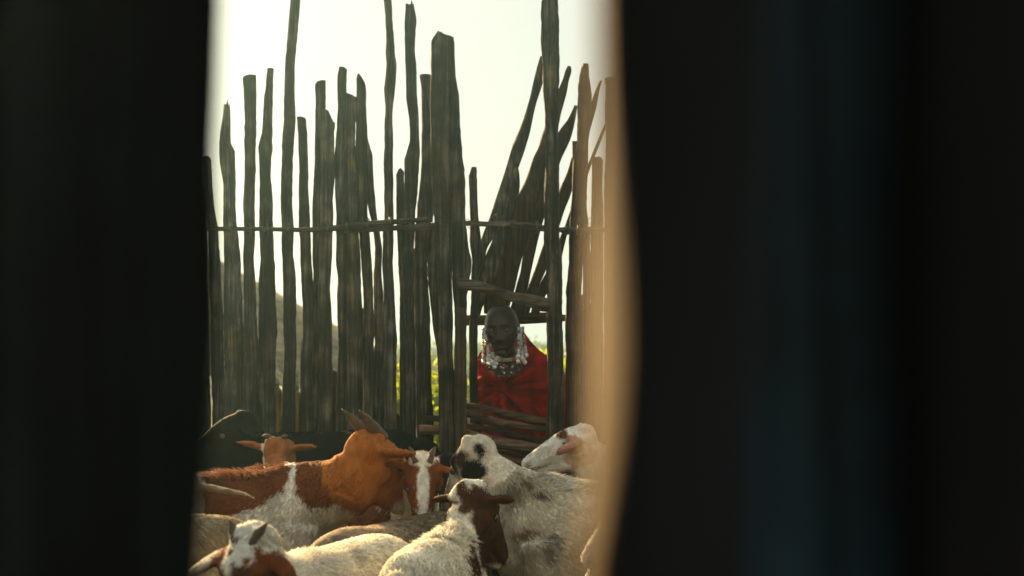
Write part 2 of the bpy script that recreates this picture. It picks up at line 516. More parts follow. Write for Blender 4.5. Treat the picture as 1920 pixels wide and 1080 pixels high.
fence = empty("pole_fence", (0.0, 6.0, 0.0), "tall fence of uneven upright poles and split planks behind the goats", "fence")
G, B = M_grey, M_brown
posts = [
    # rows, depth, material, top
    ([(330, 352, 377), (430, 360, 386), (900, 368, 396)], 6.05, G, None),
    ([(296, 380, 395), (350, 381, 398), (400, 386, 403), (430, 389, 408), (480, 391, 411), (510, 392, 414), (600, 395, 418), (760, 398, 422), (900, 400, 425)], 6.02, G, [(380, 297), (384, 295), (391, 293), (395, 299)]),
    ([(200, 420, 431), (220, 416.7, 431.7), (250, 413, 428.5), (267, 412, 434), (285, 412.5, 441), (300, 413.3, 441), (350, 419, 441.7), (383, 419.5, 441.7), (425, 420, 445), (480, 420, 449.7), (527, 420, 452), (560, 420, 454), (640, 421, 457), (900, 423, 458)], 6.0, G,
     [(419, 200), (422, 197), (425, 199.5), (427.2, 198), (428.4, 186), (429.6, 200), (430.6, 206), (430.8, 268), (432, 266), (434, 272), (438, 278), (441, 286)]),
    ([(145, 455, 479.3), (220, 459, 479.7), (300, 458.3, 478.3), (367, 457, 477.5), (480, 456.7, 476), (510, 456.3, 476.7), (540, 457, 479), (640, 459, 483), (740, 454, 482), (900, 455, 482)], 5.98, G, [(455, 148), (462, 144), (470, 142), (479, 141)]),
    ([(129, 502, 513), (170, 498.7, 511.3), (187, 495.8, 511), (220, 495, 511), (247, 492.5, 510.3), (263, 487.5, 508.3), (277, 484.3, 510.8), (293, 485.3, 508.3), (337, 486.7, 507.5), (367, 486, 510), (422, 488, 511.7), (490, 490, 513.7), (515, 486.7, 515), (543, 485, 516.7), (640, 485, 517.5), (723, 485, 516.7), (900, 487, 516)], 6.0, G, None),
    ([(-40, 548, 564), (0, 545, 562), (81, 537.6, 556), (122, 535, 553), (170, 532.8, 551.3), (203, 532.5, 553.3), (262, 531.3, 552), (300, 530, 549), (350, 528, 549), (383, 527, 548), (425, 527.5, 549), (480, 529, 549), (510, 530, 552.5), (543, 530.3, 554), (577, 531.3, 555.5), (640, 532.5, 555), (690, 531.7, 555), (757, 529, 554), (810, 527, 554), (1000, 526, 556)], 5.98, G, None),
    ([(222, 557.8, 574), (253, 559.7, 576.3), (300, 560.3, 577.5), (350, 560.5, 578.3), (425, 561, 581.3), (467, 562.5, 582.5), (510, 565, 586), (560, 567, 588), (620, 567, 587), (690, 562, 584), (800, 562, 586)], 6.02, G, [(557.8, 219.5), (566, 221), (574, 223)]),
    ([(157, 591.2, 610.8), (203, 592.5, 609.5), (220, 591.7, 609), (300, 590, 607), (350, 587.5, 605), (425, 586.3, 603), (480, 586.7, 602), (510, 587, 601), (640, 583, 595), (800, 584, 596)], 6.05, G, [(591, 157.5), (598, 154), (604, 152.5), (611, 151)]),
    ([(231, 602, 626.7), (322, 603, 626.7), (350, 601, 625), (420, 599, 622.5), (480, 599, 623), (510, 598, 620), (543, 597, 618.7), (577, 598, 621), (640, 598, 621), (690, 599, 622.5), (800, 598, 622)], 5.99, G, [(602, 207), (615, 206), (618.5, 214), (622, 222), (626.7, 231.5)]),
    ([(140, 634, 650.5), (170, 633.3, 650.8), (195, 632.5, 651), (300, 629, 651), (322, 628.3, 650), (375, 629.7, 651), (420, 630, 651), (480, 631, 652), (510, 632.5, 652), (593, 632.5, 652), (640, 635, 652), (751, 631, 651), (815, 630, 651)], 6.0, G, [(634, 138), (636.7, 126.3), (643, 127), (650, 130.5)]),
    ([(183, 648, 667.5), (300, 648, 666), (437, 649, 672), (493, 649, 676), (527, 649, 677.5), (573, 650, 679), (640, 650, 678), (700, 650, 674), (815, 650, 672)], 5.985, G, [(648, 175), (651, 176), (658, 179.5), (667.5, 183.5)]),
    ([(160, 668, 686), (203, 667, 686.7), (253, 667, 688), (300, 666, 688), (382, 668, 690.5), (400, 669, 690), (437, 673, 693), (467, 675.5, 695), (493, 678, 696.5), (527, 680, 698.5), (543, 680.5, 699), (573, 681.5, 700), (615, 681, 702), (640, 681, 700), (662, 681, 700), (900, 681, 700)], 6.0, G, [(667.5, 152), (671.7, 138), (676, 143), (680, 148.5), (685, 158), (687, 170)]),
    ([(262, 676, 690), (287, 677, 697.5), (300, 679, 699), (333, 682, 700), (367, 686, 702.5), (413, 695.5, 706.7), (437, 701, 711.7), (467, 704, 716.5), (502, 702.5, 716), (525, 701, 716.7), (543, 700, 718), (560, 700, 718.3), (615, 702, 720), (640, 704, 720), (662, 701, 720), (900, 701, 721)], 6.03, G, [(676, 255), (689, 258), (693, 270), (697.5, 287)]),
    ([(-60, 719, 733), (0, 720, 734), (33, 721.7, 735), (67, 723.7, 737.5), (100, 723.7, 740), (123, 724.7, 742.5), (150, 721.7, 741.7), (170, 720, 741), (195, 722, 737), (213, 722, 735), (245, 720.8, 736), (300, 720.8, 737.8), (350, 721.3, 737.5), (408, 720.8, 737), (433, 717.5, 736.7), (480, 717.5, 736.7), (510, 719, 738.3), (560, 719, 740), (640, 719, 743), (900, 721, 743.5)], 5.98, G, None),
    ([(328, 743, 757.5), (410, 743, 756), (433, 743.7, 756), (467, 745, 757), (493, 746, 758), (518, 748, 759), (543, 749.7, 761), (640, 749.7, 763), (900, 749.7, 764)], 6.0, G, [(743, 328), (746, 322), (750.8, 315.5), (754, 319), (757.5, 323)]),
    ([(14, 760, 776), (35, 759.5, 780.8), (45, 759, 780), (58, 759.5, 779), (98, 760, 778.3), (117, 760, 780), (180, 760.5, 782), (195, 762.5, 784), (220, 766.7, 785.8), (243, 769.5, 786.3), (270, 769, 788), (287, 762.5, 787.5), (300, 759, 786.7), (367, 758.3, 782), (420, 756, 778), (500, 755, 772), (640, 760, 776), (900, 763, 778)], 5.99, G, [(759, 12), (761.7, 8), (765, 10.5), (771, 11.7), (772.4, 0), (773.6, 9.5), (776, 9), (778, 20)]),
    ([(141, 787, 808), (170, 790.5, 809), (250, 790.5, 810), (300, 790, 811), (400, 783, 812), (433, 778, 810), (497, 777, 801), (527, 777, 801.7), (560, 777, 804), (593, 778, 805.3), (640, 779, 806.3), (729, 780, 810), (773, 781, 812), (1000, 783, 812)], 6.02, G, [(787, 140.5), (797, 141), (808, 141.7)]),
    ([(700, 781, 788), (1000, 782, 790)], 5.95, G, [(781, 690), (788, 696)]),
    ([(420, 803, 824), (497, 802.5, 824), (527, 804, 825), (560, 806.7, 826), (593, 810.8, 828), (640, 817.5, 832), (673, 822, 836), (1000, 824, 838)], 6.03, G, None),
    ([(82, 808.3, 843), (110, 807, 842), (170, 806.7, 841.7), (300, 809, 842.5), (400, 812.5, 845), (433, 816.7, 845.5), (480, 819, 846.7), (530, 821, 847), (640, 822, 849), (773, 824, 852), (1050, 822, 853)], 5.90, G, [(807, 84), (811, 76), (823, 60), (831, 66), (843, 70)]),
    ([(82, 836, 852.5), (137, 837, 854), (187, 838, 860), (237, 840, 863.3), (300, 841, 868), (350, 842, 871), (410, 844, 873.5), (453, 846, 878), (490, 847, 883.2), (530, 849, 880), (560, 851, 876), (620, 852, 874), (800, 852, 874), (1050, 852, 874)], 5.925, G, [(836, 67), (844, 70), (851.7, 73.5), (853.2, 136), (854.5, 139), (858, 139.5), (862, 142)]),
    ([(560, 853, 873), (760, 853, 874), (1050, 854, 874)], 5.86, B, [(853, 575), (873, 580)]),
    ([(318, 883, 894.6), (331, 878.3, 894.6), (361, 880.4, 895.6), (412, 881.4, 897.3), (453, 880.5, 902), (490, 885, 900), (540, 884, 898), (620, 880, 895.6), (770, 880, 894), (1050, 880, 894)], 6.03, G, [(878, 331), (883, 318), (885, 313.5), (894.6, 314)]),
    # the leaning fan of poles above the opening
    ([(106, 1013, 1020), (145, 1002.6, 1019.5), (196, 990.3, 1004.5), (247, 974, 993), (280, 959.8, 983), (321, 947.6, 968), (372, 931, 953), (412, 918, 940), (440, 906, 927), (463, 898, 914), (494, 891, 908), (540, 882, 900)], 6.06, G, 'd'),
    ([(312, 964, 968), (321, 962, 972.6), (351, 955, 974), (378, 950, 968), (412, 940, 962), (424, 935, 955.7), (440, 929, 953), (460, 921, 946.6), (490, 909, 938), (531, 899, 924), (570, 890, 906), (590, 886, 900)], 6.04, G, 'd'),
    ([(124, 1065, 1070), (133, 1060.6, 1071), (151, 1055, 1065.7), (173, 1046, 1061.6), (210, 1034, 1051.4), (228, 1027, 1048), (249, 1019, 1042), (280, 1009.7, 1032), (300, 1000.5, 1026), (333, 990.4, 1020), (357, 980, 1013.8), (380, 968, 1008), (406, 962, 1000), (426, 958.8, 994), (464, 946.6, 984), (484, 939, 978), (507, 929, 971), (541, 916, 963), (570, 908, 954), (590, 909, 948)], 6.09, B, 'd'),
    ([(198, 1077, 1083), (204, 1074.9, 1082), (228, 1063.7, 1078), (253, 1047, 1071.8), (273, 1040, 1063.7), (300, 1030, 1051), (332, 1023, 1042), (370, 1012, 1030), (400, 1003, 1021), (440, 993, 1010.7), (484, 981, 1000.5), (513, 976, 994.5), (535, 969, 990), (570, 960, 980), (590, 954, 975)], 6.05, B, 'd'),
    ([(296, 1072, 1083), (325, 1063.7, 1079), (361, 1048.4, 1070), (390, 1043, 1059), (414, 1036, 1051.4), (430, 1030, 1046), (460, 1019, 1036), (504, 1004, 1023), (537, 991, 1008), (570, 978, 996), (590, 972, 990)], 6.12, B, 'd'),
    ([(398, 1069, 1082), (427, 1058.6, 1070), (439, 1053, 1063.7), (484, 1038, 1052.5), (513, 1025, 1045), (541, 1009, 1030), (557, 1003, 1021), (590, 995, 1010)], 6.07, B, 'd'),
    ([(232, 1135, 1139), (247, 1128, 1134), (293, 1109, 1115.6), (312, 1101, 1108), (340, 1090, 1099)], 6.1, B, 'd'),
    # the great upright right of the opening and its neighbours
    ([(2, 1015, 1047), (90, 1015, 1047.4), (151, 1018, 1047.8), (192, 1020.3, 1048), (233, 1022, 1047), (310, 1022, 1047), (361, 1021, 1047.4), (423, 1020, 1048), (460, 1021, 1050.4), (490, 1024, 1052.5), (552, 1026, 1053.5), (602, 1026, 1055.5), (680, 1027, 1056.5), (728, 1027.5, 1057.6), (788, 1025, 1058), (1050, 1024, 1058)], 5.88, G, [(1015, 4), (1018, 1), (1024, -8), (1036, -14), (1047, -10)]),
    ([(268, 1073, 1086), (300, 1073, 1086), (420, 1072, 1086)], 6.08, B, [(1073, 265), (1086, 265)]),
    ([(124, 1091, 1104), (141, 1088, 1105.4), (161, 1085, 1108), (192, 1083, 1109), (204, 1083, 1108), (243, 1084, 1105.4), (265, 1083, 1102.4), (300, 1076, 1102.5), (317, 1074, 1103), (351, 1072, 1100.7), (382, 1071.8, 1101), (418, 1070, 1103), (439, 1068.8, 1096), (500, 1064.7, 1091), (547, 1061.6, 1090), (558, 1063.7, 1090), (602, 1060.6, 1089), (680, 1061.6, 1089), (1050, 1062, 1090)], 5.97, B, [(1091, 126), (1093, 120.5), (1097, 122), (1103.4, 120.5), (1104.5, 130)]),
    ([(151, 1126, 1129), (171, 1117, 1124), (200, 1107, 1118.7), (222, 1100, 1112.5), (250, 1093, 1105), (300, 1088, 1098)], 6.01, B, 'd'),
    ([(302, 1110, 1131), (312, 1110, 1131), (414, 1109, 1131), (440, 1108, 1131), (1050, 1109, 1132)], 6.03, B, [(1110, 303), (1113, 296), (1120, 295), (1127, 297), (1131, 303)]),
    ([(425, 1093.5, 1107), (500, 1093.5, 1107.3), (600, 1093, 1107.6), (1050, 1092, 1108)], 6.06, B, None),
    ([(149, 1136, 1168), (300, 1135.5, 1167), (414, 1134, 1168), (600, 1133.5, 1170), (1050, 1132, 1170)], 5.96, B, [(1136, 148), (1145, 146.5), (1168, 150)]),
    ([(700, 444, 466), (1000, 444, 466)], 6.16, B, [(444, 640), (455, 628), (466, 650)]),
    ([(720, 474, 494), (1000, 474, 494)], 6.16, G, [(474, 712), (484, 700), (494, 716)]),
    ([(720, 532, 550), (1000, 532, 552)], 6.4, B, [(532, 700), (552, 706)]),
    ([(720, 564, 584), (1000, 563, 586)], 6.15, G, [(564, 640), (574, 634), (584, 655)]),
    ([(720, 586, 606), (1000, 586, 606)], 6.13, G, [(586, 560), (596, 552), (606, 566)]),
    ([(720, 616, 640), (1000, 616, 641)], 6.17, B, [(616, 700), (628, 694), (640, 706)]),
    ([(700, 670, 692), (1000, 670, 692)], 6.15, G, [(670, 585), (680, 577), (692, 590)]),
    ([(720, 692, 712), (1000, 692, 712)], 6.14, B, [(692, 664), (712, 660)]),
    ([(840, 738, 754), (1000, 738, 754)], 6.17, B, [(738, 782), (746, 776), (754, 788)]),
    ([(700, 762, 784), (1000, 762, 784)], 6.13, G, [(762, 470), (773, 462), (784, 476)]),
    ([(729, 516, 529), (805, 515, 529), (900, 515, 529)], 6.3, M_straw, [(516, 760), (520, 740), (524, 727), (529, 732)]),
    ([(745, 554, 563), (900, 554, 564)], 6.32, M_straw, [(554, 738), (560, 730), (564, 742)]),
    ([(720, 1084, 1100), (1000, 1084, 1100)], 6.14, B, [(1084, 560), (1092, 552), (1100, 566)]),
    ([(720, 1104, 1116), (1000, 1104, 1116)], 6.14, B, [(1104, 590), (1116, 584)]),
    # beyond the edges of the view
    ([(60, 1180, 1215), (1050, 1180, 1216)], 6.0, B, [(1180, 62), (1198, 50), (1216, 66)]),
    ([(180, 1222, 1250), (1050, 1220, 1250)], 6.03, G, None),
    ([(20, 1258, 1290), (1050, 1256, 1290)], 5.98, G, None),
    ([(140, 1298, 1322), (1050, 1296, 1322)], 6.02, G, None),
    ([(220, 1330, 1362), (1050, 1330, 1364)], 6.0, G, None),
]
PLABEL = {5: "tall crooked pole rising out of the frame", 13: "thin wavy pole rising out of the frame", 15: "bent pole with splintered tip",
          19: "broad plank with a pointed top", 30: "tall squared upright right of the opening", 4: "knobbly pole", 2: "splintered pole with a broken spike"}
LEANLAB = "leaning grey pole in the fan above the opening"


def lean_pole(rows, Y, material, parent, seed):
    rows = sorted(rows)
    a = np.array(rows, float)
    # centre line in place, true thickness across the slant
    yy, L, Rr = a[:, 0], a[:, 1], a[:, 2]
    cxp = (L + Rr) / 2
    dx = np.gradient(cxp, yy)
    hw = (Rr - L) / 2 / np.sqrt(1 + dx ** 2) * 1.12
    P = np.stack([(cxp - 960) * Y / F, np.full(len(yy), Y), CH - (yy - HY) * Y / F], 1)
    hw = hw * Y / F
    V, Fc = tube(P, hw, np.minimum(hw, 0.03) * 0.9, up=(0, -1, 0), n=max(10, int((yy[-1] - yy[0]) / 9)), seg=16, ridge=0.06, rs=np.random.default_rng(seed))
    me = mesh_np("pole", V, Fc)
    return link("pole", me, material, parent, tuple(P[-1]), None)


for i, (rows, Y, m_, top) in enumerate(posts):
    if top == 'd':
        o = lean_pole(rows, Y, m_, fence, i)
    else:
        o = loft_post("post", rows, Y, m_, fence, top=top, seed=i, label=PLABEL.get(i))


def px_rail(name, pts, Y, material, parent, seed=1, label=None, flat=1.0, n=60, ridge=0.06, zend=None):
    a = np.array(pts, float)
    Yv = np.full(len(a), Y) if not hasattr(Y, '__len__') else np.array(Y, float)
    P = np.stack([(a[:, 0] - 960) * Yv / F, Yv, CH - (a[:, 1] - HY) * Yv / F], 1)
    r = a[:, 2] * Yv / F
    V, Fc = tube(P, r * flat, r, up=(0, 0, 1), n=n, seg=14, ridge=ridge, rs=np.random.default_rng(seed))
    return link(name, mesh_np(name, V, Fc), material, parent, tuple(P[0]), label)


px_rail("rail", [(330, 428, 4), (407, 429, 4), (488, 429.5, 4), (561, 431, 4.2), (600, 430, 5), (630, 428, 6), (660, 424, 6.5), (700, 420, 6), (738, 416, 5), (775, 413, 4.5), (806, 412, 4)], 5.93, M_rail, fence, 2)
px_rail("rail", [(652, 434, 3.2), (700, 430, 5), (738, 428, 5), (775, 427, 6), (810, 424, 6), (850, 421, 5), (880, 419, 5), (915, 420, 4.5), (950, 420, 4.6), (960, 419, 6.5), (972, 421, 5), (995, 424, 6.5), (1020, 428, 5.5), (1050, 431, 5), (1064, 432, 8), (1078, 431, 5), (1180, 431, 5), (1360, 431, 5)], 5.955, M_rail, fence, 3, n=110)
# twine lashings
def twine(pts, Y, rad=0.0011):
    P = np.array([at(x, y, Y + (d if d else 0)) for x, y, d in pts])
    V, Fc = tube(P, np.full(len(P), rad), n=len(P) * 5, seg=6, up=(0, -1, 0.01))
    return V, Fc
tw = [twine([(808, 418, -.06), (826, 413.8, -.10), (848, 414.6, -.10), (868, 414.5, -.08), (876, 411, -.03), (880, 414, -.05), (876, 421, -.04), (881, 428, -.04), (884, 420, -.05)], 5.93),
      twine([(919, 410, -.05), (930, 402, -.05), (934, 400, -.05)], 5.95), twine([(944, 426, -.05), (948, 419, -.055), (946, 412, -.05)], 5.93),
      twine([(1101, 412, 0), (1107, 409, 0), (1110, 414, 0), (1106, 419, 0), (1104, 424, 0)], 5.90),
      twine([(1024, 585, -.04), (1034, 589, -.05), (1046, 592, -.05), (1056, 593, -.04)], 5.86),
      twine([(1086, 572, 0), (1092, 570, 0), (1096, 575, 0), (1092, 582, 0), (1088, 580, 0), (1092, 576, 0)], 5.9)]
for x_, y_ in ((430, 429), (468, 429), (500, 430), (539, 430), (612, 429), (648, 426), (688, 421), (730, 417), (768, 427), (1006, 427), (1082, 431)):
    q = rng.uniform(-1.5, 1.5)
    tw.append(twine([(x_ - 2, y_ + 11, .03), (x_ + q, y_ + 6, -.045), (x_ + q * .5 + 1, y_ - 1, -.06), (x_ + 1 - q, y_ - 7, -.045), (x_ - 1, y_ - 11, .03)], 5.95, .0022))
    tw.append(twine([(x_ + 3, y_ + 11, .03), (x_ + 3 + q, y_ + 5, -.045), (x_ + 2, y_ - 1, -.06), (x_ + 4 - q, y_ - 6, -.045), (x_ + 2, y_ - 12, .03)], 5.95, .0020))
for V, Fc in tw:
    link("twine", mesh_np("twine", V, Fc), M_tie, fence, tuple(V[0]))


def plank(name, top, bot, Y, th, material, parent, seed=0, label=None, n=26):
    """a split plank between two edge lines, given as (column, row)"""
    t = cr(top, n); b = cr(bot, n)
    r = np.random.default_rng(seed)
    seg = 12
    V = []
    j1 = cr(r.normal(0, 1.1, (n // 3, seg)), n)
    for i in range(n):
        c = (t[i] + b[i]) / 2; h = (b[i] - t[i]) / 2
        for k in range(seg):
            a = 2 * math.pi * (k + .5) / seg
            cy = math.copysign(abs(math.sin(a)) ** 0.6, math.sin(a)); cz = math.copysign(abs(math.cos(a)) ** 0.7, math.cos(a))
            q = c + h * cz
            p = at(q[0], q[1] + j1[i, k] * 0.8, Y)
            p[1] = Y + th * cy * (1 + 0.12 * j1[i, k])
            V.append(p)
    Fc = []
    for i in range(n - 1):
        for k in range(seg):
            k2 = (k + 1) % seg
            Fc.append((i * seg + k, i * seg + k2, (i + 1) * seg + k2, (i + 1) * seg + k))
    Fc.append(tuple(range(seg))[::-1]); Fc.append(tuple((n - 1) * seg + k for k in range(seg)))
    return link(name, mesh_np(name, np.array(V), Fc), material, parent, tuple(V[0]), label)


plank("lintel", [(857, 520), (890, 525), (921, 535), (962, 547), (1006, 554), (1030, 560)], [(857, 543.5), (900, 547.6), (941, 560), (974, 571), (1006, 581), (1030, 585)], 5.83, 0.02, M_lintel, fence, 3, "sloping split plank above the opening")
px_rail("crossbar", [(862, 601, 10), (913, 600, 10), (982, 597, 11), (1026, 595.5, 10), (1050, 596, 7), (1075, 597, 5)], 6.13, M_bar, fence, 5, "straight dark bar across the opening", n=30, ridge=0.04)

bars = empty("barrier", tuple(at(940, 650, 6.0) * [1, 1, 0]), "stack of sloping horizontal poles closing the bottom of the doorway in the fence", "barrier")
for i, (pts, Y) in enumerate([
    ([(852, 759, 6.5), (900, 765, 7), (938, 773, 7), (985, 783, 7.5), (1034, 794, 7.5)], 5.97),
    ([(852, 770.5, 5.5), (895, 781, 6.5), (938.5, 792, 7), (985, 800, 6.5), (1034, 808, 6)], 5.95),
    ([(790, 784, 5.5), (822, 785, 6), (857, 795.5, 5), (938.5, 807.6, 6), (1001, 824, 6), (1034, 830, 6)], 5.98),
    ([(786, 804, 9), (822, 806, 9), (857, 809, 9), (914.4, 824.4, 9), (994, 839, 10), (1034, 846, 9)], 5.95),
    ([(850, 829, 6), (926.4, 841, 6.5), (986.6, 850, 6), (1034, 860, 6)], 5.98),
    ([(850, 846, 7), (933.7, 859, 8), (990, 870, 8), (1034, 878, 8)], 5.96),
    ([(850, 868, 10), (950, 882, 12), (1034, 893, 12)], 5.98),
    ([(850, 893, 11), (950, 906, 11), (1034, 915, 11)], 5.96),
    ([(850, 918, 11), (950, 931, 11), (1034, 938, 11)], 5.98),
    ([(850, 943, 11), (950, 956, 11), (1034, 962, 11)], 5.96),
    ([(850, 970, 12), (950, 981, 12), (1034, 986, 12)], 5.98),
    ([(850, 1012, 12), (950, 1020, 14), (1034, 1024, 13)], 5.94),
    ([(850, 1045, 14), (950, 1050, 14), (1034, 1055, 14)], 5.98),
]):
    px_rail("pole", pts, Y, M_bar if i not in (2, 3) else M_bar, bars, 20 + i, n=36, ridge=0.05)


# ------------------------------------------------------------------ thatched hut behind the fence
def hut():
    Y0 = 13.0; c = at(330, 650, Y0); cx = c[0]; Re = 2.15; ze = 0.88; za = 2.08
    root = empty("thatched_hut", (cx, Y0, 0), "low round hut with a brown thatched cone roof behind the left of the fence", "hut")
    m, n, l, p = mat("thatch")
    tc = n.new("ShaderNodeTexCoord")
    nz = n.new("ShaderNodeTexNoise"); nz.inputs["Scale"].default_value = 6; nz.inputs["Detail"].default_value = 8
    l.new(tc.outputs["Object"], nz.inputs["Vector"])
    rp = ramp(n, [(0.35, (0.10, 0.07, 0.045)), (0.55, (0.27, 0.20, 0.12)), (0.72, (0.42, 0.33, 0.20))])
    l.new(nz.outputs[0], rp.inputs[0]); l.new(rp.outputs[0], p.inputs["Base Color"]); p.inputs["Roughness"].default_value = 0.9
    r = np.random.default_rng(5)
    # base cone
    nt, nr = 64, 10
    V, Fc = [], []
    for j in range(nr):
        t = j / (nr - 1)
        for i in range(nt):
            a = 2 * math.pi * i / nt
            rad = Re * t * (1 + 0.01 * r.normal())
            V.append((cx + rad * math.cos(a), Y0 + rad * math.sin(a), za + (ze - za) * t + 0.012 * r.normal()))
    for j in range(nr - 1):
        for i in range(nt):
            i2 = (i + 1) % nt
            Fc.append((j * nt + i, j * nt + i2, (j + 1) * nt + i2, (j + 1) * nt + i)[::-1])
    link("roof", mesh_np("roof", V, Fc), m, root, (cx, Y0, ze))
    # straw layers
    N = 14000
    t = np.sqrt(r.uniform(0.002, 1.0, N)); a = r.uniform(0, 2 * np.pi, N)
    t = np.round(t * 9) / 9 + r.normal(0, 0.02, N); t = np.clip(t, 0.03, 1.0)
    rad = Re * t
    base = np.stack([cx + rad * np.cos(a), Y0 + rad * np.sin(a), za + (ze - za) * t + 0.02], 1)
    dn = np.stack([np.cos(a) * Re, np.sin(a) * Re, np.full(N, ze - za)], 1); dn /= np.linalg.norm(dn, axis=1)[:, None]
    sd = np.stack([-np.sin(a), np.cos(a), np.zeros(N)], 1)
    Ln = r.uniform(0.12, 0.30, N)[:, None]; wv = r.uniform(0.004, 0.012, N)[:, None]
    d = dn + sd * r.normal(0, 0.12, N)[:, None]; d[:, 2] += r.normal(0.03, 0.05, N)
    p0 = base - dn * 0.05; p1 = base + d * Ln
    VV = np.stack([p0 - sd * wv, p0 + sd * wv, p1 + sd * wv * .6, p1 - sd * wv * .6], 1).reshape(-1, 3)
    me = mesh_np("straw", VV, loops=np.arange(N * 4), starts=np.arange(N) * 4, smooth=False)
    link("straw", me, m, root, (cx, Y0, ze), kind="stuff")
    for i in range(60):
        a = 2 * math.pi * i / 60 + r.normal(0, .01)
        x, y = cx + 1.9 * math.cos(a), Y0 + 1.9 * math.sin(a)
        rr = 0.045 + 0.02 * r.random()
        V, Fc = tube([(x, y, -.05), (x + r.normal(0, .02), y, .5), (x, y, 1.02)], [rr, rr, rr * .9], n=8, seg=8, ridge=.05, rs=r)
        link("post", mesh_np("post", V, Fc), M_brown, root, (x, y, 0))
    V, Fc = tube([(cx, Y0, 0), (cx, Y0, 1.0)], [1.78, 1.78], n=3, seg=40)
    mw = simple("mud_wall", (0.06, 0.04, 0.028), 0.95, bump=.5)
    link("wall", mesh_np("wall", V, Fc), mw, root, (cx, Y0, 0))


hut()


def leaf_mat(name, c1, c2, tr=0.55):
    m, n, l, p = mat(name)
    oi = n.new("ShaderNodeNewGeometry")
    rp = ramp(n, [(0.0, c1), (1.0, c2)])
    l.new(oi.outputs["Random Per Island"], rp.inputs[0]); l.new(rp.outputs[0], p.inputs["Base Color"])
    p.inputs["Roughness"].default_value = 0.55
    t = n.new("ShaderNodeBsdfTranslucent"); mx = n.new("ShaderNodeMixShader"); mx.inputs[0].default_value = tr
    hs = n.new("ShaderNodeHueSaturation"); hs.inputs["Value"].default_value = 2.2; hs.inputs["Saturation"].default_value = 1.1
    l.new(rp.outputs[0], hs.inputs["Color"]); l.new(hs.outputs[0], t.inputs[0])
    l.new(p.outputs[0], mx.inputs[1]); l.new(t.outputs[0], mx.inputs[2]); l.new(mx.outputs[0], n["Material Output"].inputs[0])
    return m


M_leaf = leaf_mat("bush_leaves", (0.10, 0.13, 0.015), (0.26, 0.27, 0.03))
M_leaf2 = leaf_mat("dull_leaves", (0.05, 0.07, 0.025), (0.10, 0.12, 0.05), 0.35)


def bush(px, Y, w, h, label, m_=M_leaf, N=4500, ls=0.035, group=None, seed=0, z0=0.0):
    r = np.random.default_rng(seed)
    x = (px - 960) * Y / F
    root = empty("bush", (x, Y, z0), label, "bush", group)
    K = 26
    cc = np.stack([r.normal(0, w * .33, K), r.normal(0, w * .33, K), h * r.uniform(.12, .82, K)], 1)
    k = r.integers(0, K, N)
    P = cc[k] + r.normal(0, 1, (N, 3)) * np.array([w * .13, w * .13, h * .11])
    P[:, 2] = np.clip(P[:, 2], 0.02, h * 1.05)
    P += np.array([x, Y, z0])
    d1 = r.normal(size=(N, 3)); d1 /= np.linalg.norm(d1, axis=1)[:, None]
    d2 = np.cross(d1, r.normal(size=(N, 3))); d2 /= np.linalg.norm(d2, axis=1)[:, None]
    s = (ls * r.uniform(.6, 1.4, N))[:, None]
    V = np.stack([P - d1 * s, P + d2 * s * .45, P + d1 * s, P - d2 * s * .45], 1).reshape(-1, 3)
    link("foliage", mesh_np("foliage", V, loops=np.arange(N * 4), starts=np.arange(N) * 4, smooth=False), m_, root, (x, Y, z0), kind="stuff")
    for i in range(7):
        c = cc[i]
        V, Fc = tube([(x + r.normal(0, .04), Y + r.normal(0, .04), z0 - .05), (x + c[0] * .4, Y + c[1] * .4, z0 + c[2] * .5), (x + c[0], Y + c[1], z0 + c[2])], [.022, .015, .006], n=10, seg=7)
        link("stem", mesh_np("stem", V, Fc), M_brown, root, (x, Y, z0))


bush(746, 9.5, .38, 0.92, "sunlit yellow green bush seen through the gap left of the wide posts", seed=1)
bush(815, 10.5, .42, 1.0, "bright green bush seen through the gap left of the broad pointed plank", seed=2)
bush(1062, 11.0, .35, 1.02, "bright green bush seen through the slit right of the person", seed=4)
bush(1180, 13.5, 1.3, 1.1, "green bush beyond the right end of the fence", seed=5)
bush(818, 24, 2.2, 0.92, "dull green bush far behind the fence, above the bright bush", m_=M_leaf2, seed=6, N=3000, ls=.06)
bush(742, 34, 4.5, 1.0, "grey green thicket far off behind the fence posts", m_=M_leaf2, seed=7, N=4000, ls=.08)
bush(1000, 60, 9, 1.6, "distant low thicket behind the person", m_=M_leaf2, seed=8, N=4000, ls=.14)


# ------------------------------------------------------------------ goats
CREAM = (0.84, 0.77, 0.64); WHITE = (0.88, 0.84, 0.76); ORANGE = (0.46, 0.155, 0.03); RUST = (0.20, 0.056, 0.017)
DARK = (0.075, 0.028, 0.014); BLACK = (0.008, 0.0065, 0.006); TAN = (0.36, 0.26, 0.17); PINK = (0.50, 0.26, 0.18); GREYB = (0.16, 0.13, 0.11)
UMBER = (0.12, 0.045, 0.02)


def unit(v):
    v = np.asarray(v, float); return v / (np.linalg.norm(v) + 1e-12)


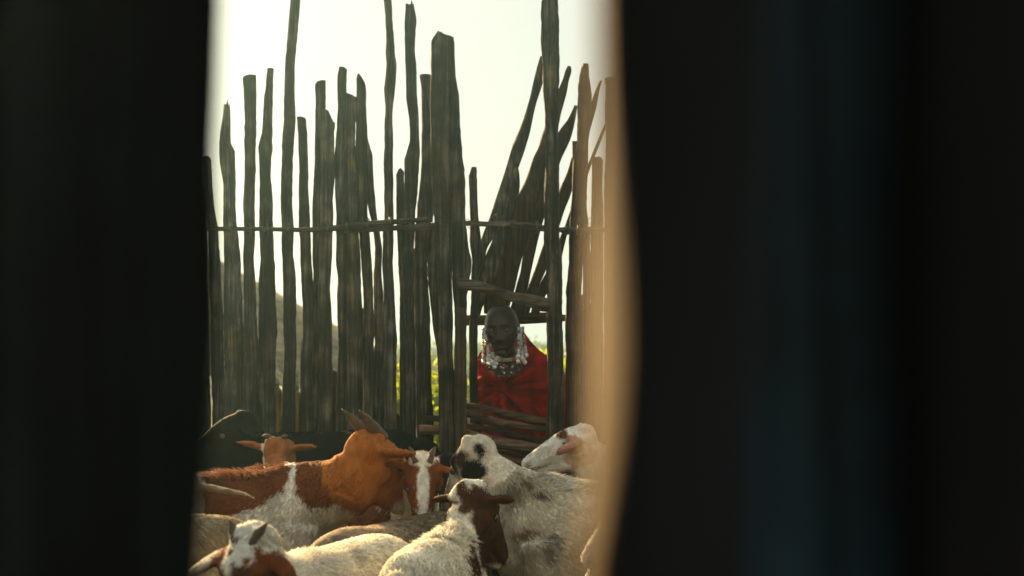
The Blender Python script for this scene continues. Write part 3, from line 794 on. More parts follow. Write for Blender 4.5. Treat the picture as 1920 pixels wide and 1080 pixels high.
def goat(label, px, Y, yaw, sc_, poll, hdir, hs=1.0, base=CREAM, patches=(), neck_col=None, horns=None, ears=None, ear_col=None,
         fur_n=24000, fur_len=0.02, mane=0.0, voxel=0.0085, seed=0, headup=(0, 0, 1), mottle=0.10, withers=0.0, neck_r=1.0, warp=0.018, throat=0.0, girth=1.0):
    """px, Y: where the middle of the trunk stands; yaw: way it faces (0 = right, 90 = away);
    poll = (column, row, distance) of the top of the head; hdir = way the face points"""
    rs = np.random.default_rng(seed + 50)
    x0 = (px - 960) * Y / F
    base_pt = np.array([x0, Y, 0.0])
    a = R(yaw)
    fw = np.array([math.cos(a), math.sin(a), 0]); sd = np.array([-math.sin(a), math.cos(a), 0]); zz = np.array([0, 0, 1.0])
    L = lambda x, y, z: base_pt + sc_ * (fw * x + sd * y + zz * z)
    root = empty("goat", tuple(base_pt), label, "goat", "goats crowded in the pen")
    H = at(*poll)
    f = unit(hdir); s_ = unit(np.cross(f, headup)); u = np.cross(s_, f)      # s_ = the goat's right
    hk = hs
    HL = lambda ff, ss, uu: H + hk * (f * ff + s_ * ss + u * uu)
    P = []
    # trunk
    tr = [(-.405, .60, .035, .05), (-.37, .59, .085, .10), (-.27, .575, .118, .132), (-.05, .535, .15, .163), (.10, .535, .138, .162), (.22, .555, .11, .155 + withers), (.31, .575, .08, .12), (.355, .58, .035, .07)]
    P.append(tube([L(t[0], 0, t[1]) for t in tr], [t[2] * sc_ * girth for t in tr], [t[3] * sc_ for t in tr], up=(0, 0, 1), n=34, seg=24))
    # neck
    n0 = L(.18, 0, .575); n3 = HL(.015, 0, -.045)
    dist = np.linalg.norm(n3 - n0)
    n1 = n0 + fw * dist * .28 + zz * dist * .20; n2 = n3 - unit(f * .55 + np.array([0, 0, .9])) * dist * .28
    tt = np.linspace(0, 1, 7)[:, None]
    path = (1 - tt) ** 3 * n0 + 3 * (1 - tt) ** 2 * tt * n1 + 3 * (1 - tt) * tt ** 2 * n2 + tt ** 3 * n3
    ra = np.array([.085, .078, .066, .058, .052, .048, .044]) * sc_ * neck_r; rb = np.array([.135, .125, .108, .092, .080, .070, .056]) * sc_ * neck_r
    ra[-2:] *= hs / sc_ / neck_r * 1.0; rb[-2:] *= hs / sc_ / neck_r
    upn = unit(zz * .8 - fw * .6) if abs(np.dot(unit(n3 - n0), zz)) > .5 else zz
    P.append(tube(path, ra, rb, up=tuple(upn), n=26, seg=20))
    # skull, muzzle, jaw
    hd = [(-.045, 0, -.012, .028, .030), (-.02, 0, -.012, .045, .045), (.03, 0, -.018, .052, .056), (.075, 0, -.026, .047, .056), (.12, 0, -.034, .036, .047), (.165, 0, -.042, .029, .038), (.20, 0, -.048, .026, .031), (.222, 0, -.052, .019, .022), (.228, 0, -.054, .009, .011)]
    P.append(tube([HL(*q[:3]) for q in hd], [q[3] * hk for q in hd], [q[4] * hk for q in hd], up=tuple(u), n=36, seg=22))
    jw = [(-.005, 0, -.06, .030, .034), (.04, 0, -.075, .036, .036), (.10, 0, -.078, .026, .026), (.17, 0, -.074, .018, .017), (.205, 0, -.07, .013, .012)]
    P.append(tube([HL(*q[:3]) for q in jw], [q[3] * hk for q in jw], [q[4] * hk for q in jw], up=tuple(u), n=16, seg=14))
    for sg in (-1, 1):
        P.append(ball(HL(.055, .034 * sg, .004), .020 * hk, 8, 10))           # brow
        P.append(ball(HL(.03, .030 * sg, -.045), .033 * hk, 8, 10))           # cheek
        P.append(ball(HL(-.01, .020 * sg, .018), .022 * hk, 8, 10))           # horn boss
    if throat:
        P.append(ball(HL(.02, 0, -.095), throat, 8, 10))
    # ears
    ears = ears or (dict(d=(-.25, 1, -.25)), dict(d=(-.25, -1, -.25)))
    eartips = []
    for sg, e in zip((1, -1), ears):
        if e is None: continue
        d = e["d"]; el = e.get("l", .135) * hk
        if e.get("world"): dv = unit(d)
        else: dv = unit(f * d[0] + s_ * d[1] + u * d[2])
        b0 = HL(.004, .040 * sg, -.008)
        nrm = unit(np.cross(dv, zz + .3 * f)); nrm = unit(np.cross(nrm, dv)) if e.get("flat", 1) else nrm
        droop = np.array([0, 0, -e.get("droop", .12)]) * el
        pts = [b0 - dv * .015, b0 + dv * el * .15, b0 + dv * el * .45 + droop * .2, b0 + dv * el * .8 + droop * .6, b0 + dv * el + droop]
        wd = np.array([.014, .021, .031, .021, .004]) * hk * e.get("w", 1.0)
        th = np.array([.012, .0095, .0075, .0065, .004]) * max(hk, 1.0)
        upv = e.get("up"); upv = tuple(upv) if upv is not None else tuple(nrm)
        P.append(tube(pts, wd, th, up=upv, n=16, seg=14))
        eartips.append((b0, dv, el))
    # legs
    for sg in (-1, 1):
        fl = [(.235, .075, .56, .055), (.225, .085, .46, .048), (.215, .088, .38, .034), (.222, .09, .29, .026), (.218, .09, .20, .018), (.214, .09, .10, .017), (.222, .09, .065, .022), (.235, .09, .03, .022), (.242, .09, .0, .026)]
        P.append(tube([L(q[0], q[1] * sg, q[2]) for q in fl], [q[3] * sc_ for q in fl], [q[3] * sc_ * 1.15 for q in fl], up=tuple(fw), n=26, seg=12))
        bl = [(-.27, .07, .56, .085), (-.255, .08, .46, .080), (-.23, .088, .385, .055), (-.275, .09, .31, .034), (-.335, .09, .25, .024), (-.325, .09, .16, .019), (-.315, .09, .09, .019), (-.30, .09, .055, .022), (-.285, .09, .0, .026)]
        P.append(tube([L(q[0], q[1] * sg, q[2]) for q in bl], [q[3] * sc_ * .8 for q in bl], [q[3] * sc_ * 1.15 for q in bl], up=tuple(fw), n=26, seg=12))
    P.append(tube([L(-.38, 0, .65), L(-.42, 0, .645), L(-.45, 0, .60), L(-.455, 0, .53)], np.array([.026, .024, .02, .006]) * sc_, n=12, seg=10))
    me = remesh(P, voxel, 3)
    co = get_co(me); no = get_no(me)
    # lumps of bone and muscle, and the features of the face
    w1 = Waves(9, 10, seed + 1); w2 = Waves(38, 10, seed + 2)
    hp = (co - H) / hk
    hf, hsd, hu = hp @ f, hp @ s_, hp @ u
    inhead = (hf > -.02) & (hf < .25) & (np.abs(hsd) < .07) & (hu < .05) & (hu > -.13)
    disp = 0.004 * w1(co) + 0.0016 * w2(co)
    disp[inhead] *= .35
    def g(cf, cs, cu, r_):
        return np.exp(-(((hf - cf) ** 2 + (np.abs(hsd) - cs) ** 2 + (hu - cu) ** 2) / (2 * r_ ** 2)))
    disp += inhead * hk * (-.007 * g(.072, .040, -.012, .011) - .008 * g(.214, .016, -.048, .0055) - .004 * g(.12, .03, -.045, .02) + .003 * g(.085, .046, -.02, .006))
    mouth = np.exp(-((hu + .064 + (.222 - hf) * .03) ** 2) / (2 * .0028 ** 2)) * (hf > .135)
    disp -= inhead * .005 * hk * mouth
    co += no * disp[:, None]
    me.vertices.foreach_set("co", co.astype(np.float32).ravel()); me.update()
    no = get_no(me)
    # coat
    wa, wb, wc = Waves(45, 12, seed + 5), Waves(120, 12, seed + 6), Waves(16, 10, seed + 7)
    def coat(Q):
        N_ = len(Q)
        col = np.tile(np.array(base), (N_, 1))
        m_ = np.clip(.5 + .5 * wc(Q), 0, 1)[:, None] * mottle + np.clip(.35 * wb(Q), 0, 1)[:, None] * mottle
        col *= (1 - m_)
        X = Q[:, 0] * F / Y + 960; Yp = HY + (CH - Q[:, 2]) * F / Y
        wx = (wa(Q) * warp * .6 + wb(Q) * warp * .28) * F / Y; wy = (wa(Q + 3.1) * warp * .6 + wb(Q + 1.7) * warp * .28) * F / Y
        hq = (Q - H) / hk
        q_f, q_s, q_u = hq @ f, hq @ s_, hq @ u
        for pt in patches:
            if pt[0] == 'h':     # head-space patch: ('h', f, s, u, rf, rs, ru, colour)
                _, cf, cs, cu, rf, rss, ru, cc = pt
                dd = np.sqrt(((q_f - cf) / rf) ** 2 + ((q_s - cs) / rss) ** 2 + ((q_u - cu) / ru) ** 2) + wa(Q) * .14 + wb(Q) * .07
                k = np.clip((1.0 - dd) / .10, 0, 1)[:, None]
            else:                # ellipse on the flank, given where it shows
                cxp, cyp, rx, ry, cc = pt
                dd = np.sqrt(((X + wx - cxp) / rx) ** 2 + ((Yp + wy - cyp) / ry) ** 2)
                sft = 4.0 / min(rx, ry)
                k = np.clip((1.0 - dd) / max(sft, .06) + .5, 0, 1)[:, None]
            col = col * (1 - k) + np.array(cc) * k
        # nose leather, inner mouth, eye rims, hooves
        hh = (q_f > -.02) & (q_f < .26) & (np.abs(q_s) < .07)
        k = (hh * np.exp(-(((q_f - .214) ** 2 + (np.abs(q_s) - .016) ** 2 + (q_u + .048) ** 2) / (2 * .006 ** 2))))[:, None]
        col = col * (1 - .85 * k)
        k = (hh * (q_f > .15) * np.exp(-((q_u + .064 + (.222 - q_f) * .03) ** 2) / (2 * .003 ** 2)))[:, None]
        col = col * (1 - .7 * k)
        k = (hh * np.exp(-(((q_f - .072) ** 2 + (np.abs(q_s) - .043) ** 2 + (q_u + .012) ** 2) / (2 * .009 ** 2))))[:, None]
        col = col * (1 - .8 * k) 
        if ear_col is not None:
            for b0, dv, el in eartips:
                t_ = (Q - b0) @ dv
                off = np.linalg.norm((Q - b0) - t_[:, None] * dv, axis=1)
                k = ((t_ > .022 * hk) & (off < .040 * hk) & (t_ < el * 1.15) & ~((q_f > -.02) & (np.abs(q_s) < .046)))[:, None] * 1.0
                col = col * (1 - k) + np.array(ear_col) * k
        k = (Q[:, 2] < .035)[:, None]
        col = np.where(k, np.array([.03, .025, .02]), col)
        return np.clip(col, .004, .9)
    set_col(me, coat(co))
    body = link("body", me, M_hide, root, tuple(base_pt))
    # ---- fur
    me.calc_loop_triangles()
    nt = len(me.loop_triangles)
    tri = np.empty(nt * 3, np.int32); me.loop_triangles.foreach_get("vertices", tri); tri = tri.reshape(-1, 3)
    A, B_, Cc = co[tri[:, 0]], co[tri[:, 1]], co[tri[:, 2]]
    ar = np.linalg.norm(np.cross(B_ - A, Cc - A), axis=1)
    cen = (A + B_ + Cc) / 3
    view = unit(np.array([0, 0, CH]) - base_pt); vd = np.array([0, 0, CH]) - cen; vd /= np.linalg.norm(vd, axis=1)[:, None]
    nn = (no[tri[:, 0]] + no[tri[:, 1]] + no[tri[:, 2]]); nn /= np.linalg.norm(nn, axis=1)[:, None] + 1e-9
    face = (nn * vd).sum(1)
    wgt = ar * (face > -.55) * np.where(cen[:, 2] < .40, .15, 1.0)
    cp = (cen - H) / hk; hdm = ((cp @ f) > 0) & (np.linalg.norm(cp, axis=1) < .26)
    wgt = wgt * np.where(hdm, 1.5, 1.0)
    idx = rs.choice(nt, fur_n, p=wgt / wgt.sum())
    r1, r2 = rs.random(fur_n), rs.random(fur_n); q = np.sqrt(r1)
    w_ = np.stack([1 - q, q * (1 - r2), q * r2], 1)
    rt = (co[tri[idx]] * w_[:, :, None]).sum(1)
    nr = (no[tri[idx]] * w_[:, :, None]).sum(1); nr /= np.linalg.norm(nr, axis=1)[:, None]
    rel = (rt - base_pt) / sc_
    along = rel @ fw
    hq = (rt - H) / hk; qf = hq @ f; qs = hq @ s_; qu = hq @ u
    isface = (qf > .0) & (qf < .25) & (np.abs(qs) < .075) & (qu > -.12) & (qu < .06)
    isear = (~isface) & (np.abs(qs) > .052) & (np.abs(qf) < .14) & (np.abs(qu) < .14) & (np.abs(hq @ s_) < .2)
    comb = -fw * .75 - zz * .75
    D = np.tile(comb, (fur_n, 1))
    nk = (along > .22) & ~isface
    D[nk] = -zz * .9 - fw * .35
    D[isface] = -f
    for b0, dv, el in eartips:
        k = np.linalg.norm(rt - (b0 + dv * el * .5), axis=1) < el * .6
        k &= isear; D[k] = dv
    D = D - (D * nr).sum(1)[:, None] * nr
    D /= np.linalg.norm(D, axis=1)[:, None] + 1e-6
    wn1, wn2 = Waves(30, 8, seed + 11), Waves(30, 8, seed + 12)
    tang = np.cross(nr, D)
    D = D * 1.0 + nr * (.32 + .12 * rs.normal(size=fur_n))[:, None] + tang * (.28 * wn1(rt) + .22 * rs.normal(size=fur_n))[:, None]
    D /= np.linalg.norm(D, axis=1)[:, None]
    ln = np.full(fur_n, fur_len) * rs.uniform(.55, 1.35, fur_n) * (1 + .25 * wn2(rt))
    ln[np.linalg.norm(hq, axis=1) < .13] *= .45
    ln[isface] *= .7; ln[isear] *= .8
    ln[rt[:, 2] < .38] *= .5
    if mane > 0:
        side = np.abs(rel @ sd)
        k = (nr[:, 2] > .15) & (side < .05) & (along > .02) & ~isface & ~isear & (np.linalg.norm(hq, axis=1) > .13)
        ln[k] = mane * rs.uniform(.5, 1.2, k.sum()); D[k] += nr[k] * .5 + np.array([0, 0, .2]); D[k] /= np.linalg.norm(D[k], axis=1)[:, None]
    ln = np.maximum(ln, .003)
    wd = (0.0011 + 0.0007 * rs.random(fur_n)) * (Y / 4.0) ** .5
    sdv = np.cross(D, nr); sdv /= np.linalg.norm(sdv, axis=1)[:, None] + 1e-6
    bb = np.cross(sdv, D); an = rs.uniform(-.9, .9, fur_n)[:, None]
    sdv = sdv * np.cos(an) + bb * np.sin(an)
    p0 = rt - nr * .0015; p1 = rt + D * (ln * .5)[:, None]
    p2 = rt + D * ln[:, None] - nr * (ln * .12)[:, None] - np.array([0, 0, 1]) * (ln * .10)[:, None]
    W = wd[:, None]
    VV = np.stack([p0 - sdv * W, p0 + sdv * W, p1 + sdv * W * .75, p1 - sdv * W * .75, p2], 1)
    VV = VV.reshape(-1, 3)
    b5 = np.arange(fur_n)[:, None] * 5
    loops = np.concatenate([b5 + [0, 1, 2, 3], b5 + [3, 2, 4]], 1).ravel()
    starts = (np.arange(fur_n)[:, None] * 7 + [0, 4]).ravel()
    fm = mesh_np("fur", VV, loops=loops, starts=starts)
    fc = coat(rt + rs.normal(0, .0045, rt.shape)) * (rs.uniform(.74, 1.28, fur_n) * (1 + .12 * wn1(rt * 2.3)))[:, None]
    set_col(fm, np.repeat(np.clip(fc, .003, .9), 5, 0))
    jn = nr + .25 * D; jn /= np.linalg.norm(jn, axis=1)[:, None]
    fm.normals_split_custom_set_from_vertices(np.repeat(jn, 5, 0).tolist())
    link("fur", fm, M_fur, root, tuple(base_pt), kind="stuff")
    # ---- eyes, horns
    for sg in (-1, 1):
        c = HL(.072, .0385 * sg, -.012)
        V, Fc = ball(c, .0115 * hk, 8, 12)
        link("eye", mesh_np("eye", V, Fc), M_eye, root, tuple(c))
    if horns:
        for sg in (-1, 1):
            hl = horns["l"] * hk; c0 = HL(-.002, .020 * sg, .026); up_, bk, out = horns.get("dir", (.7, -.8, .15))
            d1 = unit(u * up_ + f * bk + s_ * sg * out); d2 = unit(u * (up_ - horns.get("curl", .5)) + f * (bk - .2) + s_ * sg * out * 1.5)
            pts = [c0 - d1 * .01, c0 + d1 * hl * .35, c0 + (d1 * .35 + unit(d1 + d2) * .35) * hl, c0 + (d1 * .35 + unit(d1 + d2) * .33 + d2 * .32) * hl]
            rr = np.array([.0165, .0135, .0085, .0015]) * hk * horns.get("r", 1.0)
            V, Fc = tube(pts, rr * .85, rr, up=tuple(f), n=26, seg=12, ridge=.03, rs=rs)
            # growth rings
            V = np.array(V)
            link("horn", mesh_np("horn", V, Fc), M_horn, root, tuple(c0))
    return root


E = lambda x, y, z, **k: dict(d=(x, y, z), world=True, **k)
goat("large orange and white goat facing right, with swept back dark horns", 398, 4.1, 6, 1.05, (694, 838, 4.02), (.58, .55, -.50), 1.22,
     base=WHITE, patches=[(602, 890, 60, 60, RUST), (468, 893, 84, 52, RUST), (405, 930, 36, 38, UMBER), (440, 940, 40, 22, RUST), (551, 905, 9, 60, WHITE), (560, 950, 26, 14, WHITE), (706, 876, 84, 80, ORANGE), (645, 872, 34, 46, ORANGE), ('h', .03, 0, 0, .12, .12, .14, ORANGE),
                          ('h', .185, 0, -.03, .07, .06, .06, CREAM), ('h', .09, 0, .03, .09, .022, .04, CREAM)],
     horns=dict(l=.095, r=1.15, dir=(.22, -1, .12), curl=.0), ears=(E(.62, -.70, -.02, l=.12, droop=-.05), E(.3, .9, .1)), ear_col=(.40, .135, .028), mottle=.24,
     fur_n=46000, fur_len=.013, mane=.018, voxel=.0075, seed=1, neck_r=1.0, throat=.045)
goat("small headed spotted goat facing the camera, rust face with a white blaze", 690, 4.42, -52, .93, (792, 872, 3.98), (.05, -.52, -.82), .98,
     base=WHITE, patches=[(700, 965, 26, 40, UMBER), (735, 950, 14, 30, UMBER), (660, 980, 30, 40, DARK), (760, 1000, 20, 30, UMBER), ('h', .04, 0, 0, .11, .09, .09, RUST), ('h', .17, .03, -.04, .045, .028, .05, RUST),
                          ('h', .17, -.035, -.04, .05, .022, .05, RUST), ('h', .09, 0, .02, .075, .017, .05, WHITE), ('h', -.01, 0, .03, .03, .05, .03, CREAM), ('h', .22, 0, -.05, .02, .03, .03, UMBER)],
     horns=dict(l=.05, dir=(.15, -.95, .35), r=.75), ears=(E(-.9, .1, .25, l=.11), E(1, -.05, -.25, l=.125)), ear_col=RUST, fur_n=26000, fur_len=.012, voxel=.0075, seed=2)
goat("big shaggy white goat facing left with a black and brown patched face", 1175, 3.9, 186, 1.03, (892, 842, 3.92), (-.42, .55, -.66), 1.05,
     base=CREAM, patches=[(980, 905, 9, 14, TAN), (1010, 925, 22, 9, GREYB), (990, 985, 25, 8, TAN), (1035, 1010, 12, 30, (.36, .32, .26)), (958, 930, 16, 22, (.4, .35, .28)),
                          (884, 893, 22, 30, BLACK), (889, 846, 10, 15, BLACK), (861, 868, 10, 21, (.05, .02, .012)), (872, 905, 12, 10, BLACK)],
     ears=(E(.1, .7, -.6), E(-.02, -.35, -1, l=.06, w=1.0, droop=0, up=(0, -1, 0))), fur_n=60000, fur_len=.015, mane=.030, voxel=.008, seed=3, mottle=.2, neck_r=1.0, withers=.0, girth=.92)
goat("black and white faced goat behind, between the spotted goat and the shaggy white one", 905, 4.75, -60, .88, (838, 878, 4.5), (-.1, -.5, -.85), .95,
     base=BLACK, patches=[('h', .1, .03, 0, .14, .018, .06, WHITE), ('h', .2, 0, -.05, .04, .04, .04, WHITE)], ears=(E(-.8, .3, -.4), E(.9, .2, -.4)), fur_n=10000, fur_len=.012, seed=4)
goat("cream goat with a dark brown head and neck, turned away in the front", 822, 3.27, 80, .95, (884, 930, 3.60), (.42, .60, -.66), 1.0,
     base=CREAM, patches=[(912, 1000, 36, 95, DARK), (872, 955, 20, 22, DARK), ('h', .10, 0, -.04, .14, .08, .10, DARK), ('h', -.01, 0, .02, .055, .05, .035, WHITE)],
     horns=dict(l=.02, dir=(.8, -.4, .3), r=1.1), ears=(E(1, .05, .12, l=.075), E(-1, .1, .05, l=.068)), ear_col=DARK, fur_n=40000, fur_len=.014, mane=.036, voxel=.007, seed=5, neck_r=.9, girth=.68)
goat("cream backed goat in the foreground with a white and brown head and stubby horns", 597, 3.10, -114, .935, (472, 1024, 2.64), (-.22, -.48, -.85), .93,
     base=CREAM, patches=[('h', .12, 0, -.04, .13, .10, .10, UMBER), ('h', .05, .055, -.03, .06, .035, .07, RUST), ('h', .05, -.055, -.03, .06, .035, .07, RUST), ('h', .01, 0, .03, .052, .040, .05, WHITE), (440, 1040, 12, 14, RUST), (505, 1045, 12, 12, UMBER), ('h', .03, .025, .03, .012, .01, .02, UMBER), ('h', .045, -.02, .02, .010, .008, .02, RUST), ('h', .005, .012, .03, .007, .006, .02, RUST), ('h', .02, -.035, .01, .014, .008, .03, RUST), ('h', .055, .005, .02, .008, .012, .02, UMBER)],
     horns=dict(l=.046, dir=(.3, -.9, .6), r=.85, curl=.0), ears=(E(-.85, -.1, -.38, l=.105), E(.62, -.05, -.75, l=.095)), fur_n=48000, fur_len=.016, mane=.02, voxel=.007, seed=6)
goat("greyish tan goat, its mottled back showing behind the cream foreground goat", 735, 3.72, -122, .92, (655, 1045, 3.45), (-.4, -.3, -.86), .95,
     base=TAN, patches=[(650, 1000, 22, 12, GREYB), (740, 1020, 40, 12, (.3, .17, .11))], fur_n=16000, fur_len=.012, seed=7, mottle=.45)
goat("fluffy cream goat at the left edge of the gap with a sunlit rump", 175, 3.42, 182, .99, (-60, 900, 3.4), (-.9, 0, -.4), 1.0,
     base=(.55, .47, .34), patches=[(420, 1010, 40, 30, (.34, .27, .18))], fur_n=36000, fur_len=.022, mane=.035, seed=8, mottle=.25)
goat("grey eared goat at the left edge, nearly hidden by the black board", 110, 3.8, 20, .97, (338, 908, 3.78), (-.25, .9, -.35), 1.05,
     base=(.3, .27, .22), ears=(E(1, -.1, -.05, l=.15), E(-1, 0, 0)), ear_col=(.28, .22, .17), fur_n=12000, fur_len=.014, seed=9)
goat("small brown goat with its head raised, seen from behind, before the black goat", 500, 4.62, 84, .93, (520, 838, 4.98), (.10, .97, -.05), .98,
     base=WHITE, patches=[(520, 860, 62, 42, (.34, .13, .045)), (460, 892, 12, 8, RUST), (530, 892, 14, 8, ORANGE)], horns=dict(l=.05, dir=(.5, -.8, .5)),
     ears=(E(1, -.1, .22, l=.105), E(-.85, -.1, .32, l=.115)), ear_col=(.36, .15, .06), fur_n=22000, fur_len=.012, seed=10, headup=(0, 0, 1))
goat("big black goat standing behind the others against the fence", 560, 5.25, 181, 1.13, (452, 792, 5.15), (-.75, -.25, -.35), 1.15,
     base=BLACK, patches=[(450, 800, 60, 40, (.010, .005, .004))], fur_n=20000, fur_len=.016, seed=11, mottle=.1)
goat("little brown goat, only its back showing above the orange goat's rump", 395, 4.66, 22, .99, (330, 930, 4.85), (-.3, .5, -.8), .9,
     base=(.22, .10, .045), patches=[(400, 866, 24, 12, CREAM)], fur_n=12000, fur_len=.016, mane=.03, seed=12)
goat("white goat at the right looking left, with drooping pink ears", 1310, 4.9, 184, 1.0, (1090, 815, 4.86), (-.90, -.16, -.26), .98,
     base=WHITE, patches=[('h', .07, 0, .02, .022, .06, .016, UMBER), ('h', -.02, 0, .035, .012, .012, .02, DARK), (1090, 850, 26, 24, (.62, .44, .34))],
     ears=(E(-.1, .6, -.5), E(-.74, -.52, -.34, l=.115, w=1.0, droop=.05)), ear_col=PINK, fur_n=30000, fur_len=.014, voxel=.0075, seed=13, mottle=.15)
goat("cream kid at the lower right edge facing left, its nose lit by the sun", 1310, 3.12, 182, .86, (1205, 925, 3.1), (-.76, -.10, -.60), .86,
     base=CREAM, fur_n=16000, fur_len=.014, voxel=.007, seed=14, ears=(E(.6, .6, .2), E(.8, -.5, -.1)))
goat("goat hidden behind the shaggy white one, only its white muzzle showing", 1210, 4.36, 181, .93, (1004, 920, 4.3), (-.76, -.05, -.62), .98,
     base=WHITE, patches=[('h', .03, 0, -.03, .11, .1, .1, DARK)], fur_n=12000, fur_len=.012, seed=15)


# ------------------------------------------------------------------ the person leaning through the doorway
def person():
    HC = at(941, 617, 5.93)
    foot = at(985, 650, 6.62); foot[2] = 0
    root = empty("person", tuple(foot), "person with shaved head, red shawl and long beaded earrings bending through the doorway", "person")
    f = unit((-.16, -1, -.10)); s_ = unit(np.cross(f, (-.04, 0, 1))); u = np.cross(s_, f)     # s_ points to the person's right
    HL = lambda a, b, c: HC + s_ * a + f * b + u * c
    P = []
    # skull, face wedge, jaw
    P.append(ball((0, 0, 0), 1, 24, 32))
    V, Fc = P[-1]
    V = V.copy(); z = V[:, 2]; x = V[:, 0]; y = V[:, 1]
    z = np.where(z > 0, np.abs(z) ** .80, z)
    wx = .072 * np.where(z < 0, 1 - .30 * np.clip(-z, 0, 1) ** 1.8, 1.0); wy = .092 * np.where(z < 0, 1 - .12 * (-z), 1.0)
    yy = y * wy + np.where(z < 0, .012 * (-z), 0)
    V = HC + s_ * (x * wx)[:, None] + f * yy[:, None] + u * (z * np.where(z > 0, .104, .116))[:, None]
    P[-1] = (V, Fc)
    P.append(tube([HL(0, .035, -.085), HL(0, .055, -.105)], [.024, .02], [.02, .014], up=tuple(u), n=6, seg=10))
    sh = at(972, 700, 6.20)
    P.append(tube([HL(0, -.03, -.03), HL(0, -.035, -.10), at(955, 676, 6.05), at(962, 700, 6.16)], [.050, .048, .055, .09], [.050, .050, .055, .06], up=(0, -1, .2), n=16, seg=18))
    pel = at(985, 650, 6.60); pel[2] = .86
    P.append(tube([at(968, 690, 6.12), at(972, 705, 6.24), at(978, 730, 6.40), pel + (0, -.05, .02), pel + (0, .06, -.03)], [.10, .165, .14, .15, .09], [.07, .10, .10, .115, .08], up=(0, -.3, 1), n=24, seg=20))
    for sg in (-1, 1):
        a0 = at(972 + 68 * sg, 705, 6.20)
        P.append(tube([a0, a0 + (.02 * sg, -.02, -.14), a0 + (.03 * sg, -.03, -.27), a0 + (-.06 * sg, -.13, -.34), a0 + (-.12 * sg, -.17, -.40)], [.052, .044, .036, .034, .024], n=18, seg=14, up=(0, 1, 0)))
        hnd = a0 + np.array([-.12 * sg, -.17, -.40])
        P.append(tube([hnd, hnd + (-.02 * sg, -.01, -.05), hnd + (-.03 * sg, 0, -.085)], [.026, .036, .028], [.016, .015, .012], up=(0, 1, 0), n=8, seg=12))
        for k in range(4):
            b = hnd + np.array([-.030 * sg + (k - 1.5) * .015, 0, -.08])
            P.append(tube([b, b + (0, .006, -.03), b + (0, .018, -.052 + .006 * abs(k - 1.5))], [.0085, .008, .007], n=8, seg=8, up=(0, 1, 0)))
        b = hnd + np.array([.018 * sg, 0, -.03])
        P.append(tube([b - (.01 * sg, 0, -.01), b + (.012 * sg, -.004, -.02), b + (.014 * sg, -.004, -.045)], [.01, .009, .0075], n=8, seg=8, up=(0, 1, 0)))
        h0 = pel + np.array([.085 * sg, 0, -.02]); kn = pel + np.array([.095 * sg, -.12, -.42]); an = np.array([pel[0] + .095 * sg, foot[1] + .02, .07])
        P.append(tube([h0, h0 * .5 + kn * .5, kn, kn * .5 + an * .5 + (0, .02, 0), an, an + (0, 0, -.045)], [.095, .078, .056, .052, .036, .036], n=26, seg=16, up=(0, 1, 0)))
        P.append(tube([an + (0, .05, -.045), an + (0, 0, -.035), an + (.01 * sg, -.10, -.045), an + (.015 * sg, -.165, -.055)], [.03, .036, .044, .022], [.028, .034, .022, .012], n=14, seg=12, up=(0, 0, 1)))
        # ear
        e0 = HL(.068 * sg, -.008, -.004)
        P.append(ball(e0, (.010, .018, .030), 10, 12))
    me = remesh(P, .0048, 3)
    co = get_co(me); no = get_no(me)
    q = (co - HC); x, y, z = q @ s_, q @ f, q @ u
    ax = np.abs(x)
    fr = np.clip((y - .02) / .03, 0, 1) * (z > -.13) * (z < .13)
    G = lambda v, c, sg: np.exp(-((v - c) ** 2) / (2 * sg ** 2))
    d = np.zeros(len(co)); fwd = np.zeros(len(co))
    fwd += .012 * G(x, 0, .0085) * np.clip(1 - np.abs(z + .008) / .034, 0, 1)            # bridge
    fwd += .021 * G(x, 0, .0125) * G(z, -.034, .0095)                                     # tip
    fwd += .010 * G(ax, .0155, .0065) * G(z, -.037, .007)                                # wings
    fwd -= .012 * G(ax, .030, .0125) * G(z, .004, .0095)                                  # sockets
    fwd += .005 * G(ax, .026, .018) * G(z, .023, .006)                                    # brows
    fwd += .005 * G(ax, .046, .014) * G(z, -.018, .014)                                   # cheekbones
    fwd -= .004 * G(ax, .040, .012) * G(z, -.055, .014)
    fwd += .0095 * G(x, 0, .019) * G(z, -.0575, .0045) + .0105 * G(x, 0, .016) * G(z, -.0705, .005)   # lips
    fwd -= .0075 * G(x, 0, .023) * G(z, -.0640, .0022)
    fwd -= .004 * G(x, 0, .02) * G(z, -.082, .005) + .004 * G(x, 0, .004) * G(z, -.049, .004)
    fwd += .007 * G(x, 0, .015) * G(z, -.098, .009)                                       # chin
    co += f * (fwd * fr)[:, None]
    me.vertices.foreach_set("co", co.astype(np.float32).ravel()); me.update()
    m, n, l, p = mat("dark_skin")
    tc = n.new("ShaderNodeTexCoord"); nz = n.new("ShaderNodeTexNoise"); nz.inputs["Scale"].default_value = 60; nz.inputs["Detail"].default_value = 5
    l.new(tc.outputs["Object"], nz.inputs["Vector"])
    rp = ramp(n, [(0.35, (0.018, 0.008, 0.005)), (0.65, (0.034, 0.016, 0.010))]); l.new(nz.outputs[0], rp.inputs[0]); l.new(rp.outputs[0], p.inputs["Base Color"])
    p.inputs["Roughness"].default_value = .36; p.inputs["Specular IOR Level"].default_value = .32
    bp = n.new("ShaderNodeBump"); bp.inputs["Strength"].default_value = .25; bp.inputs["Distance"].default_value = .001
    l.new(nz.outputs[0], bp.inputs["Height"]); l.new(bp.outputs[0], p.inputs["Normal"])
    link("body", me, m, root, tuple(foot))
